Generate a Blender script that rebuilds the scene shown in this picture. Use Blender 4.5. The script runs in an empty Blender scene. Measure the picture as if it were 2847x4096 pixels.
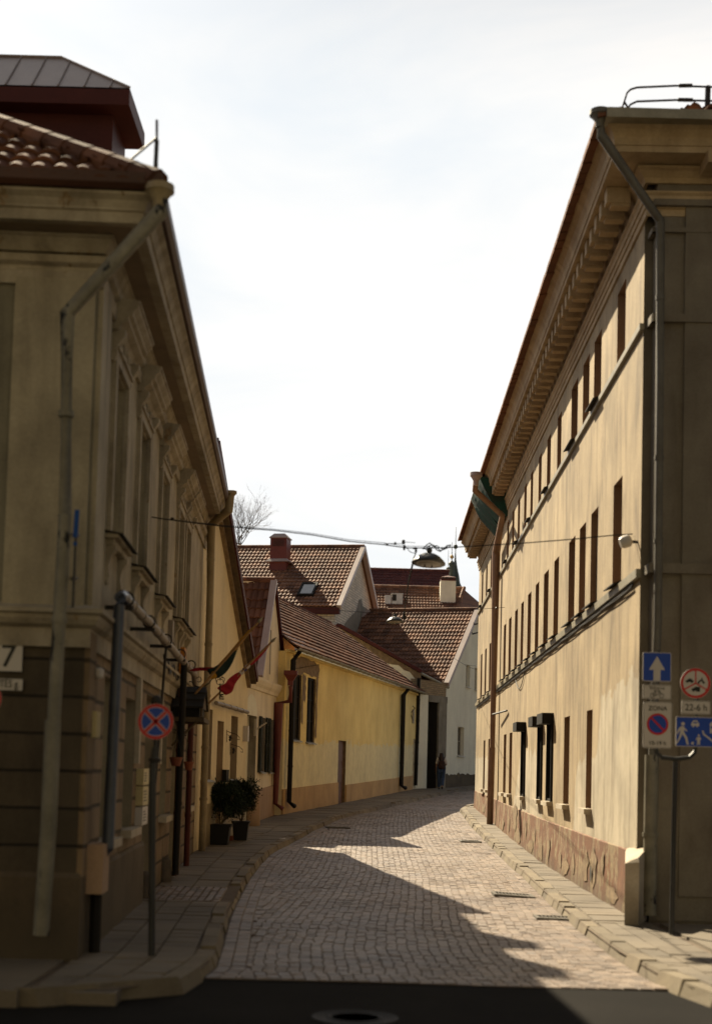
import bpy, math, random
from math import radians, pi, sin, cos, tan, sqrt, floor
from mathutils import Vector as V, Matrix
random.seed(7)
sc = bpy.context.scene
COL = sc.collection
# ------------------------------------------------------------------ camera model (used to read sizes off the photograph)
F = 5690.; CX = 1423.5; CYP = 2048 + 656.
CAM = V((0, 0, 1.75))
MROT = Matrix.Rotation(pi/2 + radians(3.75), 3, 'X') @ Matrix.Rotation(radians(1.5), 3, 'Z')
def ray(u, v):
    d = MROT @ V(((u-CX)/F, -(v-CYP)/F, -1)); return d/d.y
GP = [(0, 0), (22, 0), (28, .04), (35, .2), (42, .41), (49, .58), (63.6, .95), (80, 1.3), (400, 3)]
def g(y):
    if y <= 0: return 0.
    for (a, b), (c, d) in zip(GP, GP[1:]):
        if y <= c: return b+(d-b)*(y-a)/(c-a)
    return 3.
def gnd(u, v, h=0):
    d = ray(u, v); y = 20
    for i in range(150): y = y*.7+.3*(g(y)+h-CAM.z)/d.z
    return CAM+d*y
def at(u, v, y): return CAM+ray(u, v)*y
class Fac:
    def __init__(s, A, B, side=1):
        s.A = V((A[0], A[1])); s.B = V((B[0], B[1])); d = s.B-s.A; s.L = d.length; s.t = d/s.L
        s.n = V((s.t.y, -s.t.x))*side
    def P(s, a, z, o=0):
        p = s.A+s.t*a+s.n*o; return V((p.x, p.y, z))
    def hit(s, u, v, o=0):
        d = ray(u, v); A = s.A+s.n*o; d2 = V((d.x, d.y))
        k = (A-CAM.xy).dot(s.n)/d2.dot(s.n); p = CAM+d*k
        return (p.xy-A).dot(s.t), p.z
# ------------------------------------------------------------------ mesh builder
class MB:
    def __init__(s): s.v = []; s.f = []; s.r = []; s.m = []
    def poly(s, pts, r=.5, m=0):
        i = len(s.v); s.v += [V(p) for p in pts]; s.f.append(tuple(range(i, i+len(pts)))); s.r.append(r); s.m.append(m)
    def mesh(s, vs, fs, r=.5):
        i = len(s.v); s.v += [V(p) for p in vs]
        for f in fs: s.f.append(tuple(i+k for k in f)); s.r.append(r); s.m.append(0)
    def hexa(s, b, t, r=.5):      # bottom quad, top quad
        s.mesh(list(b)+list(t), [(3, 2, 1, 0), (4, 5, 6, 7), (0, 1, 5, 4), (1, 2, 6, 5), (2, 3, 7, 6), (3, 0, 4, 7)], r)
    def box(s, x0, x1, y0, y1, z0, z1, r=.5):
        s.hexa([(x0, y0, z0), (x1, y0, z0), (x1, y1, z0), (x0, y1, z0)], [(x0, y0, z1), (x1, y0, z1), (x1, y1, z1), (x0, y1, z1)], r)
    def fb(s, f, s0, s1, z0, z1, o0, o1, z0b=None, z1b=None, r=.5):   # box in facade coordinates
        z0b = z0 if z0b is None else z0b; z1b = z1 if z1b is None else z1b
        s.hexa([f.P(s0, z0, o0), f.P(s1, z0b, o0), f.P(s1, z0b, o1), f.P(s0, z0, o1)],
               [f.P(s0, z1, o0), f.P(s1, z1b, o0), f.P(s1, z1b, o1), f.P(s0, z1, o1)], r)
    def tube(s, pts, r, n=8, r2=None):
        pts = [V(p) for p in pts]; k = len(pts); up = V((0, 0, 1)); rings = []
        for i in range(k):
            t = (pts[min(i+1, k-1)]-pts[max(i-1, 0)]).normalized()
            a = t.cross(up)
            if a.length < 1e-3 or abs(t.z) > .985: a = t.cross(V((0, 1, 0)))
            a.normalize(); b = t.cross(a)
            rr = r if r2 is None else r+(r2-r)*i/(k-1)
            if 0 < i < k-1:
                d1 = (pts[i]-pts[i-1]).normalized(); c = max(.5, d1.dot(t))
            else: c = 1
            rings.append([pts[i]+(a*cos(2*pi*j/n)+b*sin(2*pi*j/n))*rr/ (c if c < 1 else 1) for j in range(n)])
        vs = [p for q in rings for p in q]; fs = []
        for i in range(k-1):
            for j in range(n): fs.append((i*n+j, i*n+(j+1) % n, (i+1)*n+(j+1) % n, (i+1)*n+j))
        fs.append(tuple(range(n))[::-1]); fs.append(tuple((k-1)*n+j for j in range(n)))
        s.mesh(vs, fs)
    def lathe(s, c, prof, n=24, M=None, r=.5, sx=1, sy=1):
        c = V(c); vs = []
        for (rad, z) in prof:
            for j in range(n):
                p = V((rad*cos(2*pi*j/n)*sx, rad*sin(2*pi*j/n)*sy, z)); vs.append(c+(M @ p if M else p))
        fs = []
        for i in range(len(prof)-1):
            for j in range(n): fs.append((i*n+j, i*n+(j+1) % n, (i+1)*n+(j+1) % n, (i+1)*n+j))
        fs.append(tuple(range(n))[::-1]); fs.append(tuple((len(prof)-1)*n+j for j in range(n)))
        s.mesh(vs, fs, r)
    def sweep(s, path, prof, side=1):       # path of (x,y,z,scale)
        k = len(path); rings = []
        P2 = [V((p[0], p[1])) for p in path]
        for i in range(k):
            ns = []
            if i > 0: d = (P2[i]-P2[i-1]).normalized(); ns.append(V((d.y, -d.x))*side)
            if i < k-1: d = (P2[i+1]-P2[i]).normalized(); ns.append(V((d.y, -d.x))*side)
            n = sum(ns, V((0, 0))); n.normalize(); n = n/max(.3, n.dot(ns[0]))
            sc_ = path[i][3] if len(path[i]) > 3 else 1
            rings.append([V((path[i][0]+n.x*o*sc_, path[i][1]+n.y*o*sc_, path[i][2]+dz)) for o, dz in prof])
        m = len(prof); vs = [p for q in rings for p in q]; fs = []
        for i in range(k-1):
            for j in range(m-1): fs.append((i*m+j, i*m+j+1, (i+1)*m+j+1, (i+1)*m+j))
        fs.append(tuple(range(m))); fs.append(tuple((k-1)*m+j for j in range(m))[::-1])
        s.mesh(vs, fs)
    def obj(s, name, mat, parent=None, smooth=False, label=None, fix=True):
        me = bpy.data.meshes.new(name)
        org = V((0, 0, 0))
        if parent is not None:
            p = parent
            while p is not None: org += p.location; p = p.parent
        me.from_pydata([v-org for v in s.v], [], s.f)
        me.update()
        mats = list(mat) if isinstance(mat, (list, tuple)) else [mat]
        if len(mats) == 1 and any(s.m): mats = mats*2
        for x in mats: me.materials.append(x)
        a = me.attributes.new('rnd', 'FLOAT', 'FACE')
        a.data.foreach_set('value', s.r)
        uv = me.uv_layers.new(name='UVMap')
        Z = V((0, 0, 1))
        for p, mi in zip(me.polygons, s.m):
            p.material_index = mi
            n = p.normal
            h = Z.cross(n)
            h = V((1, 0, 0)) if h.length < .02 else h.normalized()
            w = n.cross(h)
            for li in p.loop_indices:
                q = me.vertices[me.loops[li].vertex_index].co+org
                uv.data[li].uv = (q.dot(h), q.dot(w))
            if smooth: p.use_smooth = True
        o = bpy.data.objects.new(name, me); COL.objects.link(o)
        if parent is not None: o.parent = parent
        if label: o['label'] = label
        return o
def smooth_angle(o, deg=40):
    me = o.data
    for p in me.polygons: p.use_smooth = True
    try: me.set_sharp_from_angle(angle=radians(deg))
    except Exception: pass
    return o
def thing(name, label, cat, loc=(0, 0, 0), group=None):
    o = bpy.data.objects.new(name, None); COL.objects.link(o); o.location = loc; o.empty_display_size = .3
    o['label'] = label; o['category'] = cat
    if group: o['group'] = group
    return o
def tag(o, label, cat, group=None):
    # give single-mesh things an origin at their base
    me = o.data
    xs = [v.co for v in me.vertices]
    c = V((sum(v.x for v in xs)/len(xs), sum(v.y for v in xs)/len(xs), min(v.z for v in xs)))
    me.transform(Matrix.Translation(-c)); o.location = o.location+c
    o['label'] = label; o['category'] = cat
    if group: o['group'] = group
    return o
def struct(o): o['kind'] = 'structure'; return o
# ------------------------------------------------------------------ materials
def M(name, col, col2=None, rough=.85, ns=1.2, fine=35, finev=.12, bump=.2, bscale=60, brick=None, streak=0, metal=0, spec=.3,
      rnd=0, dirt_shade=None, patch=None, peel=None, mix=.5, coat=0, bd=.02):
    m = bpy.data.materials.new(name); m.use_nodes = True; nt = m.node_tree; N = nt.nodes; L = nt.links
    b = N['Principled BSDF']; b.inputs['Roughness'].default_value = rough; b.inputs['Metallic'].default_value = metal
    b.inputs['Specular IOR Level'].default_value = spec; b.inputs['Coat Weight'].default_value = coat
    geo = N.new('ShaderNodeNewGeometry').outputs['Position']
    def rgb(c): return (c[0], c[1], c[2], 1)
    def noise(scale, vec=None, detail=6, rg=.6, dist=0):
        n = N.new('ShaderNodeTexNoise'); n.inputs['Scale'].default_value = scale; n.inputs['Detail'].default_value = detail
        n.inputs['Roughness'].default_value = rg; n.inputs['Distortion'].default_value = dist
        L.new(vec or geo, n.inputs['Vector']); return n.outputs['Fac']
    def ramp(fac, a, b_, c0=(0, 0, 0, 1), c1=(1, 1, 1, 1)):
        r = N.new('ShaderNodeValToRGB'); r.color_ramp.elements[0].position = a; r.color_ramp.elements[1].position = b_
        r.color_ramp.elements[0].color = c0; r.color_ramp.elements[1].color = c1; L.new(fac, r.inputs[0]); return r.outputs[0]
    def mixc(f, a, b_, mode='MIX'):
        x = N.new('ShaderNodeMix'); x.data_type = 'RGBA'; x.blend_type = mode
        if isinstance(f, (int, float)): x.inputs[0].default_value = f
        else: L.new(f, x.inputs[0])
        for k, q in ((6, a), (7, b_)):
            if isinstance(q, tuple): x.inputs[k].default_value = rgb(q)
            else: L.new(q, x.inputs[k])
        return x.outputs[2]
    def math_(op, a, b_=None, c_=None):
        x = N.new('ShaderNodeMath'); x.operation = op
        for k, q in enumerate((a, b_, c_)):
            if q is None: continue
            if isinstance(q, (int, float)): x.inputs[k].default_value = q
            else: L.new(q, x.inputs[k])
        return x.outputs[0]
    col2 = col2 or tuple(c*.72 for c in col)
    c = mixc(ramp(noise(ns), .35, .7), col, col2)
    f1 = noise(fine, detail=4)
    c = mixc(1.0, c, ramp(f1, .25, .75, (1-finev,)*3+(1,), (1+finev,)*3+(1,)), 'MULTIPLY')
    if rnd:
        at_ = N.new('ShaderNodeAttribute'); at_.attribute_name = 'rnd'; at_.attribute_type = 'GEOMETRY'
        c = mixc(1.0, c, ramp(at_.outputs['Fac'], 0, 1, (1-rnd, 1-rnd, 1-rnd*.9, 1), (1+rnd, 1+rnd*.9, 1+rnd*.8, 1)), 'MULTIPLY')
    if patch:      # list of (y position, height) steps: repainted lower zone with ragged edge; patch=(color, stops, y0, y1)
        pc, stops, y0, y1 = patch
        sp = N.new('ShaderNodeSeparateXYZ'); L.new(geo, sp.inputs[0])
        yy = math_('DIVIDE', math_('SUBTRACT', sp.outputs[1], y0), y1-y0)
        r = N.new('ShaderNodeValToRGB'); r.color_ramp.interpolation = 'LINEAR'
        e = r.color_ramp.elements
        for i, (p_, h_) in enumerate(stops):
            q = e[i] if i < 2 else e.new((p_-y0)/(y1-y0))
            q.position = (p_-y0)/(y1-y0); q.color = (h_/4, h_/4, h_/4, 1)
        L.new(yy, r.inputs[0])
        hh = math_('MULTIPLY', r.outputs[0], 4.)
        zz = math_('ADD', sp.outputs[2], math_('MULTIPLY', math_('SUBTRACT', noise(2.2, detail=5), .5), .9))
        msk = ramp(math_('SUBTRACT', hh, zz), 0, .03)
        c = mixc(msk, c, mixc(ramp(noise(5), .4, .62), pc, tuple(q*.9 for q in pc)))
    if streak:
        mp = N.new('ShaderNodeMapping'); L.new(geo, mp.inputs[0]); mp.inputs['Scale'].default_value = (1.6, 1.6, .34)
        s1 = noise(1.4, mp.outputs[0], detail=6, rg=.58, dist=1.2)
        c = mixc(1.0, c, ramp(noise(.9, detail=7, rg=.62), .38, .75, (1.06, 1.06, 1.06, 1), (1-streak*.55,)*3+(1,)), 'MULTIPLY')
        c = mixc(1.0, c, ramp(s1, .45, .78, (1, 1, 1, 1), (1-streak, 1-streak*1.05, 1-streak*1.1, 1)), 'MULTIPLY')
    if peel:       # (color under, threshold)
        mp = N.new('ShaderNodeMapping'); L.new(geo, mp.inputs[0]); mp.inputs['Scale'].default_value = (2.2, 2.2, 1.1)
        pn = noise(1.5, mp.outputs[0], detail=9, rg=.68)
        pm = ramp(pn, peel[1], peel[1]+.02)
        c = mixc(pm, c, mixc(ramp(noise(16), .35, .65), peel[0], tuple(q*.5 for q in peel[0])))
    if dirt_shade:       # (amount, height over ground) splashes low on the wall; also deepens shade on near walls
        sp2 = N.new('ShaderNodeSeparateXYZ'); L.new(geo, sp2.inputs[0])
        zz = math_('ADD', sp2.outputs[2], math_('MULTIPLY', math_('SUBTRACT', noise(1.8, detail=7), .5), 1.6*dirt_shade[1]))
        dm = ramp(zz, 0, 1)
        r_ = N.new('ShaderNodeMapRange'); L.new(zz, r_.inputs[0]); r_.inputs[1].default_value = dirt_shade[1]; r_.inputs[2].default_value = 0
        r_.inputs[3].default_value = 0; r_.inputs[4].default_value = dirt_shade[0]
        c = mixc(r_.outputs[0], c, (.07, .055, .035))
    hgt = None
    if brick:
        bw, bh, mort, mc, off = brick
        t = N.new('ShaderNodeTexBrick'); t.offset = off; t.inputs['Scale'].default_value = 1
        t.inputs['Brick Width'].default_value = bw; t.inputs['Row Height'].default_value = bh; t.inputs['Mortar Size'].default_value = mort
        t.inputs['Mortar Smooth'].default_value = .3; t.inputs['Bias'].default_value = 0
        t.inputs['Color1'].default_value = (.82, .82, .82, 1); t.inputs['Color2'].default_value = (1.12, 1.1, 1.08, 1); t.inputs['Mortar'].default_value = (1, 1, 1, 1)
        uvn = N.new('ShaderNodeUVMap'); wv = N.new('ShaderNodeVectorMath'); wv.operation = 'ADD'
        nn = N.new('ShaderNodeTexNoise'); nn.inputs['Scale'].default_value = 3; L.new(geo, nn.inputs['Vector'])
        sc2 = N.new('ShaderNodeVectorMath'); sc2.operation = 'SCALE'; L.new(nn.outputs['Color'], sc2.inputs[0]); sc2.inputs['Scale'].default_value = .02
        L.new(uvn.outputs[0], wv.inputs[0]); L.new(sc2.outputs[0], wv.inputs[1]); L.new(wv.outputs[0], t.inputs['Vector'])
        c = mixc(1.0, c, t.outputs['Color'], 'MULTIPLY')
        c = mixc(t.outputs['Fac'], c, mc)
        hgt = math_('SUBTRACT', 1, t.outputs['Fac'])
    L.new(c, b.inputs['Base Color'])
    if bump:
        bn = N.new('ShaderNodeBump'); bn.inputs['Strength'].default_value = bump; bn.inputs['Distance'].default_value = .01
        L.new(noise(bscale, detail=8, rg=.7), bn.inputs['Height'])
        last = bn
        if hgt is not None:
            b2 = N.new('ShaderNodeBump'); b2.inputs['Strength'].default_value = .8; b2.inputs['Distance'].default_value = bd
            L.new(hgt, b2.inputs['Height']); L.new(bn.outputs[0], b2.inputs['Normal']); last = b2
        L.new(last.outputs[0], b.inputs['Normal'])
    return m
MT = dict(
    rplast=M("ochre plaster", (.39, .30, .18), (.32, .24, .14), streak=.6, ns=.7, finev=.16, bump=.5, bscale=30,
             patch=((.46, .395, .29), [(17.5, 3.1), (20.9, 2.9), (21.3, 2.0), (23.4, 1.95), (23.8, .6), (28.2, .6), (28.6, 2.15), (31.6, 2.3), (32.5, 2.6), (35, .5), (41.0, .5), (42.4, 2.2), (50, 2.3)], 17, 50)),
    rtrim=M('cornice stucco', (.44, .33, .20), (.34, .245, .14), ns=3, streak=.3, bump=.4),
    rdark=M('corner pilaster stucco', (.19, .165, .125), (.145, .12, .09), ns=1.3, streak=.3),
    plinth=M('red brown painted plinth', (.165, .07, .03), (.105, .045, .022), ns=3, bump=.9, bscale=18, peel=((.29, .21, .115), .51), dirt_shade=(.6, .3)),
    reveal=M('brown window reveal', (.27, .17, .10), (.21, .13, .08), bump=.2),
    aplast=M('olive cream plaster', (.37, .32, .225), (.27, .23, .16), streak=.4, ns=.9, bump=.3, bscale=30),
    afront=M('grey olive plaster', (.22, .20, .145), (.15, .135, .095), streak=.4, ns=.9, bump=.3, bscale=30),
    atrim=M('weathered stucco moulding', (.40, .345, .255), (.25, .21, .15), ns=2.5, streak=.4, bump=.5, peel=((.30, .21, .12), .62)),
    aplinth=M('shade-darkened plinth', (.13, .095, .058), (.075, .055, .035), ns=1.5, streak=.3, bump=.5, dirt_shade=(.8, .8)),  # plinth colour and its low band darkened to deepen the foreground shade
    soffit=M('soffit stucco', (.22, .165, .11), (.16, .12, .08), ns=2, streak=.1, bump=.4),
    arust=M('rusticated sandstone plaster', (.24, .17, .10), (.165, .115, .068), ns=1.3, brick=(.86, .335, .022, (.05, .035, .02), .5), streak=.3, dirt_shade=(.75, .5), bd=.03),  # low part darkened further in colour to stand in for near shade
    afrust=M('rusticated dark plaster', (.09, .07, .045), (.06, .046, .03), ns=1.3, brick=(9, .335, .014, (.02, .015, .01), .5), streak=.3, dirt_shade=(.8, .6), bd=.03),  # dark tone and low band put the front wall's shade into the colour
    creamshade=M('tan reveal plaster', (.36, .27, .165), (.30, .22, .13)),
    cream=M('cream plaster', (.74, .63, .41), (.67, .55, .34), ns=.6, streak=.15, bump=.2, dirt_shade=(.3, .5)),
    pink=M('pale cream plaster', (.78, .69, .52), (.69, .59, .43), ns=.7, streak=.2, dirt_shade=(.3, .6)),
    pinkbase=M('salmon plinth plaster', (.40, .27, .18), (.36, .24, .15), ns=1, streak=.2, dirt_shade=(.4, .5)),
    yellow=M('yellow plaster', (.84, .67, .28), (.77, .58, .22), ns=.45, streak=.16, bump=.15, patch=((.80, .70, .42), [(42, 2.5), (64, 2.9)], 42, 64)),
    ybase=M('orange plinth plaster', (.52, .34, .16), (.44, .28, .13), ns=1, streak=.25, dirt_shade=(.35, .75)),
    bareplast=M('bare crumbled render', (.26, .185, .105), (.14, .095, .055), ns=6, bump=.8, bscale=18),
    white=M('white lime plaster', (.80, .77, .62), (.72, .68, .54), ns=.5, streak=.12),
    whitebase=M('dark stone plinth', (.12, .09, .05), (.07, .05, .03), ns=2, bump=.6),
    wbrick=M('whitewashed brick', (.80, .74, .62), (.72, .65, .53), ns=.6, brick=(.34, .125, .012, (.30, .24, .18), .5), streak=.12),
    obrick=M('sand brick', (.36, .27, .16), (.28, .20, .12), brick=(.28, .09, .012, (.2, .15, .1), .5)),
    tile=M('red clay roof tile', (.24, .12, .068), (.13, .065, .042), rough=.8, ns=.9, rnd=.36, bump=.3, spec=.2),
    tiledark=M('weathered brown roof tile', (.17, .075, .042), (.10, .05, .033), rough=.85, ns=1.2, rnd=.35, bump=.3, spec=.1),
    tilered=M('dark red roof tile', (.16, .045, .035), (.12, .035, .03), rough=.7, rnd=.2, brick=(.25, .3, .03, (.06, .02, .018), .5)),
    verge=M('pink painted sheet metal', (.42, .33, .29), (.34, .26, .23), rough=.45, bump=.05, spec=.5),
    redmetal=M('dark red painted metal', (.085, .022, .018), (.06, .016, .014), rough=.6, bump=.05, spec=.2),
    redchim=M('red painted sheet metal', (.17, .042, .032), (.12, .03, .024), rough=.5, bump=.05),
    rustpipe=M('rust brown downpipe paint', (.27, .165, .105), (.20, .11, .065), rough=.5, ns=2, bump=.1, dirt_shade=(.6, 1.1)),
    seam=M('oxblood seam metal roof', (.26, .19, .15), (.20, .14, .11), rough=.32, bump=.05, spec=.6),
    zinc=M('weathered zinc', (.30, .27, .20), (.20, .18, .13), rough=.5, metal=.3, ns=4, bump=.15),
    pipegrey=M('grey beige pipe paint', (.13, .12, .10), (.09, .08, .065), rough=.6, ns=3),
    zincdark=M('dark zinc sheet', (.028, .025, .021), (.02, .018, .015), rough=.8, spec=.15, ns=4),
    zinclight=M('pale zinc', (.55, .54, .50), (.40, .39, .36), rough=.35, metal=.5, ns=3),
    creampipe=M('cream painted downpipe', (.30, .24, .14), (.20, .15, .085), rough=.55, ns=3, bump=.2, dirt_shade=(.7, .5)),
    oldpipe=M('peeling painted downpipe', (.22, .20, .15), (.13, .12, .09), rough=.55, ns=3, bump=.3, peel=((.02, .02, .02), .56)),
    bluepipe=M('blue grey painted steel', (.055, .065, .09), (.035, .04, .055), rough=.4, ns=5, spec=.5),
    greypipe=M('grey painted gas pipe', (.24, .20, .16), (.17, .135, .10), rough=.5, ns=6, bump=.2),
    shuttergreen=M('dark olive shutter paint', (.03, .032, .022), (.02, .022, .015), rough=.85, spec=.1),
    black=M('black painted metal', (.014, .013, .012), (.02, .017, .014), rough=.7, spec=.15, bump=.1),
    darkbrown=M('dark brown paint', (.07, .03, .018), (.045, .02, .012), rough=.5),
    iron=M('wrought iron', (.025, .02, .016), rough=.6),
    rubber=M('black cable', (.012, .011, .01), rough=.6),
    glass=M('dark window glass', (.03, .033, .035), (.02, .02, .022), rough=.08, spec=.8, bump=0, finev=0),
    skyglass=M('skylight glass', (.22, .23, .23), rough=.12, spec=1, bump=0, finev=0, metal=.4),
    frame=M('grey window frame paint', (.13, .10, .08), (.09, .07, .055), rough=.6),
    whiteframe=M('old white window paint', (.42, .38, .30), (.32, .28, .21), rough=.6),
    wood=M('brown timber', (.18, .085, .045), (.11, .05, .028), rough=.6, ns=5, streak=.4),
    palewood=M('pale timber pole', (.36, .21, .09), (.28, .16, .07), rough=.6),
    oldwood=M('weathered timber', (.12, .085, .05), (.07, .05, .03), rough=.8, ns=6, streak=.4),
    concrete=M('grey concrete', (.28, .25, .20), (.19, .17, .13), ns=2, bump=.4, streak=.3),
    dark=M('dark gate interior', (.03, .027, .022), (.02, .018, .015)),
    stone=M('granite guard stone', (.10, .08, .06), (.06, .05, .04), ns=6, bump=.8, bscale=25),
    whitestone=M('whitewashed stone', (.46, .40, .31), (.36, .30, .22), ns=3, bump=.4, dirt_shade=(.6, .45)),
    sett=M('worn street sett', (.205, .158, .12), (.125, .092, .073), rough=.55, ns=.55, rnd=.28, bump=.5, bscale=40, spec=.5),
    joint=M('sandy joint', (.15, .115, .082), (.10, .075, .055), rough=.95, ns=1.5, bump=.5),
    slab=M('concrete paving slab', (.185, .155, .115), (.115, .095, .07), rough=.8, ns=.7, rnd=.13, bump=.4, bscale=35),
    kerb=M('old kerb stone', (.20, .165, .11), (.12, .095, .065), rough=.8, ns=1.2, rnd=.2, bump=.6, bscale=20),
    asphalt=M('asphalt', (.014, .013, .012), (.022, .02, .018), rough=1, spec=.05, ns=.6, bump=.5),
    earth=M('ground', (.10, .085, .06)),
    signblue=M('sign blue', (.005, .05, .34), (.005, .045, .30), rough=.35, bump=0, finev=.03),
    signred=M('sign red', (.48, .008, .010), (.42, .008, .009), rough=.35, bump=0, finev=.03),
    signwhite=M('sign white', (.50, .46, .42), (.46, .42, .38), rough=.4, bump=0, finev=.03),
    signblack=M('sign black', (.012, .012, .012), rough=.5, bump=0),
    galv=M('galvanised post', (.05, .05, .05), (.035, .035, .035), rough=.5, metal=.4),
    plate=M('cream enamel plate', (.50, .42, .22), (.45, .37, .19), rough=.4),
    net=M('green construction netting', (.012, .06, .042), (.025, .03, .022), rough=.9, ns=3),
    terracotta=M('terracotta plastic', (.20, .06, .03), (.15, .045, .025), rough=.6),
    pot=M('black planter', (.015, .014, .014), (.02, .02, .02), rough=.5),
    leaf=M('dark yew foliage', (.016, .03, .011), (.009, .018, .007), rough=.65, rnd=.5, bump=0),
    bark=M('bark', (.11, .085, .06), (.07, .055, .04), ns=8),
    lampg=M('lamp enamel green grey', (.03, .034, .028), (.02, .023, .02), rough=.38, spec=.6, bump=.03),
    lampin=M('lamp glass lens', (.35, .33, .28), rough=.3, bump=0),
    fy=M('flag yellow', (.42, .22, .02), (.35, .18, .02), rough=.8), fg=M('flag green', (.012, .028, .026), (.009, .02, .02), rough=.8),
    fr=M('flag red', (.32, .015, .03), (.26, .012, .025), rough=.8), fb_=M('flag blue', (.02, .03, .13), rough=.8), fw=M('flag white', (.5, .47, .5), rough=.8),
    orange=M('orange enamel', (.40, .14, .01), rough=.5), bluetape=M('blue cloth wrap', (.01, .06, .24), rough=.7),
    skin=M('skin', (.35, .19, .13), rough=.6, bump=0), hair=M('dark hair', (.018, .01, .008), (.03, .014, .01), rough=.5), shirt=M('white shirt', (.62, .56, .50), rough=.9),
    jeans=M('blue jeans', (.045, .075, .14), (.03, .05, .10), ns=8, rough=.9), bag=M('brown backpack fabric', (.05, .022, .018), (.03, .014, .012), rough=.8), shoe=M('dark shoe', (.03, .025, .022), rough=.6),
    spire=M('oxidised copper', (.07, .085, .08), (.045, .055, .05), rough=.6), gold=M('gilded ball', (.5, .33, .12), rough=.35, metal=.8),
)
# ------------------------------------------------------------------ shared builders
def cuts(vals, a, b):
    v = sorted(set([a, b]+[x for x in vals if a < x < b])); o = [v[0]]
    for x in v[1:]:
        if x-o[-1] > 1e-4: o.append(x)
    return o
def wall(f, s0, s1, zb, zt, ops, depth, mb, rv=None, extra=()):
    """front sheet with real openings; ops=(s0,s1,z0,z1) ; zb, zt functions of s ; reveals in rv"""
    rv = rv or mb; mi = 1 if rv is mb else 0
    S = cuts([x for o in ops for x in o[:2]]+list(extra), s0, s1)
    for a, b in zip(S, S[1:]):
        m = (a+b)/2; segs = sorted([(o[2], o[3]) for o in ops if o[0]-1e-6 < m < o[1]+1e-6])
        lo = (zb(a), zb(b))
        for z0, z1 in segs:
            mb.poly([f.P(a, lo[0]), f.P(b, lo[1]), f.P(b, z0), f.P(a, z0)]); lo = (z1, z1)
        mb.poly([f.P(a, lo[0]), f.P(b, lo[1]), f.P(b, zt(b)), f.P(a, zt(a))])
    for o in ops:
        a, b, z0, z1 = o[:4]; d = -depth
        rv.poly([f.P(b, z0), f.P(b, z0, d), f.P(b, z1, d), f.P(b, z1)], m=mi)
        rv.poly([f.P(a, z0), f.P(a, z1), f.P(a, z1, d), f.P(a, z0, d)], m=mi)
        rv.poly([f.P(a, z1), f.P(b, z1), f.P(b, z1, d), f.P(a, z1, d)], m=mi)
        rv.poly([f.P(a, z0), f.P(a, z0, d), f.P(b, z0, d), f.P(b, z0)], m=mi)
def shell(f, s0, s1, zb, zt, depth, mb, ends=(True, True)):
    mb.poly([f.P(s0, zb, -depth), f.P(s1, zb, -depth), f.P(s1, zt, -depth), f.P(s0, zt, -depth)])
    if ends[0]: mb.poly([f.P(s0, zb), f.P(s0, zb, -depth), f.P(s0, zt, -depth), f.P(s0, zt)])
    if ends[1]: mb.poly([f.P(s1, zb), f.P(s1, zb, -depth), f.P(s1, zt, -depth), f.P(s1, zt)])
    mb.poly([f.P(s0, zt-.05), f.P(s1, zt-.05), f.P(s1, zt-.05, -depth), f.P(s0, zt-.05, -depth)])
def window(f, a, b, z0, z1, depth, parent, mf='frame', mg='glass', nx=2, nz=3, sill=None, sillw=.05):
    m = MB(); w = .05; o0, o1 = -depth-.03, -depth+.04
    m.fb(f, a, a+w, z0, z1, o0, o1); m.fb(f, b-w, b, z0, z1, o0, o1)
    m.fb(f, a+w, b-w, z0, z0+w, o0, o1); m.fb(f, a+w, b-w, z1-w, z1, o0, o1)
    for i in range(1, nx):
        c = a+(b-a)*i/nx; m.fb(f, c-.02, c+.02, z0+w, z1-w, o0+.01, o1-.008)
    for i in range(1, nz):
        c = z0+(z1-z0)*i/nz; m.fb(f, a+w, b-w, c-.015, c+.015, o0+.012, o1-.014)
    W = m.obj('window', MT[mf], parent)
    p = MB(); p.poly([f.P(a+w*.5, z0+w*.5, -depth), f.P(b-w*.5, z0+w*.5, -depth), f.P(b-w*.5, z1-w*.5, -depth), f.P(a+w*.5, z1-w*.5, -depth)])
    p.obj('pane', MT[mg], W)
    if sill:
        q = MB(); so = sill
        q.hexa([f.P(a-sillw, z0-.05, -.02), f.P(b+sillw, z0-.05, -.02), f.P(b+sillw, z0-.06, so), f.P(a-sillw, z0-.06, so)],
               [f.P(a-sillw, z0+.01, -.02), f.P(b+sillw, z0+.01, -.02), f.P(b+sillw, z0-.035, so), f.P(a-sillw, z0-.035, so)])
        q.obj('sill', MT['zinc'] if mf != 'whiteframe' else MT['zinclight'], W)
    return W
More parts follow.
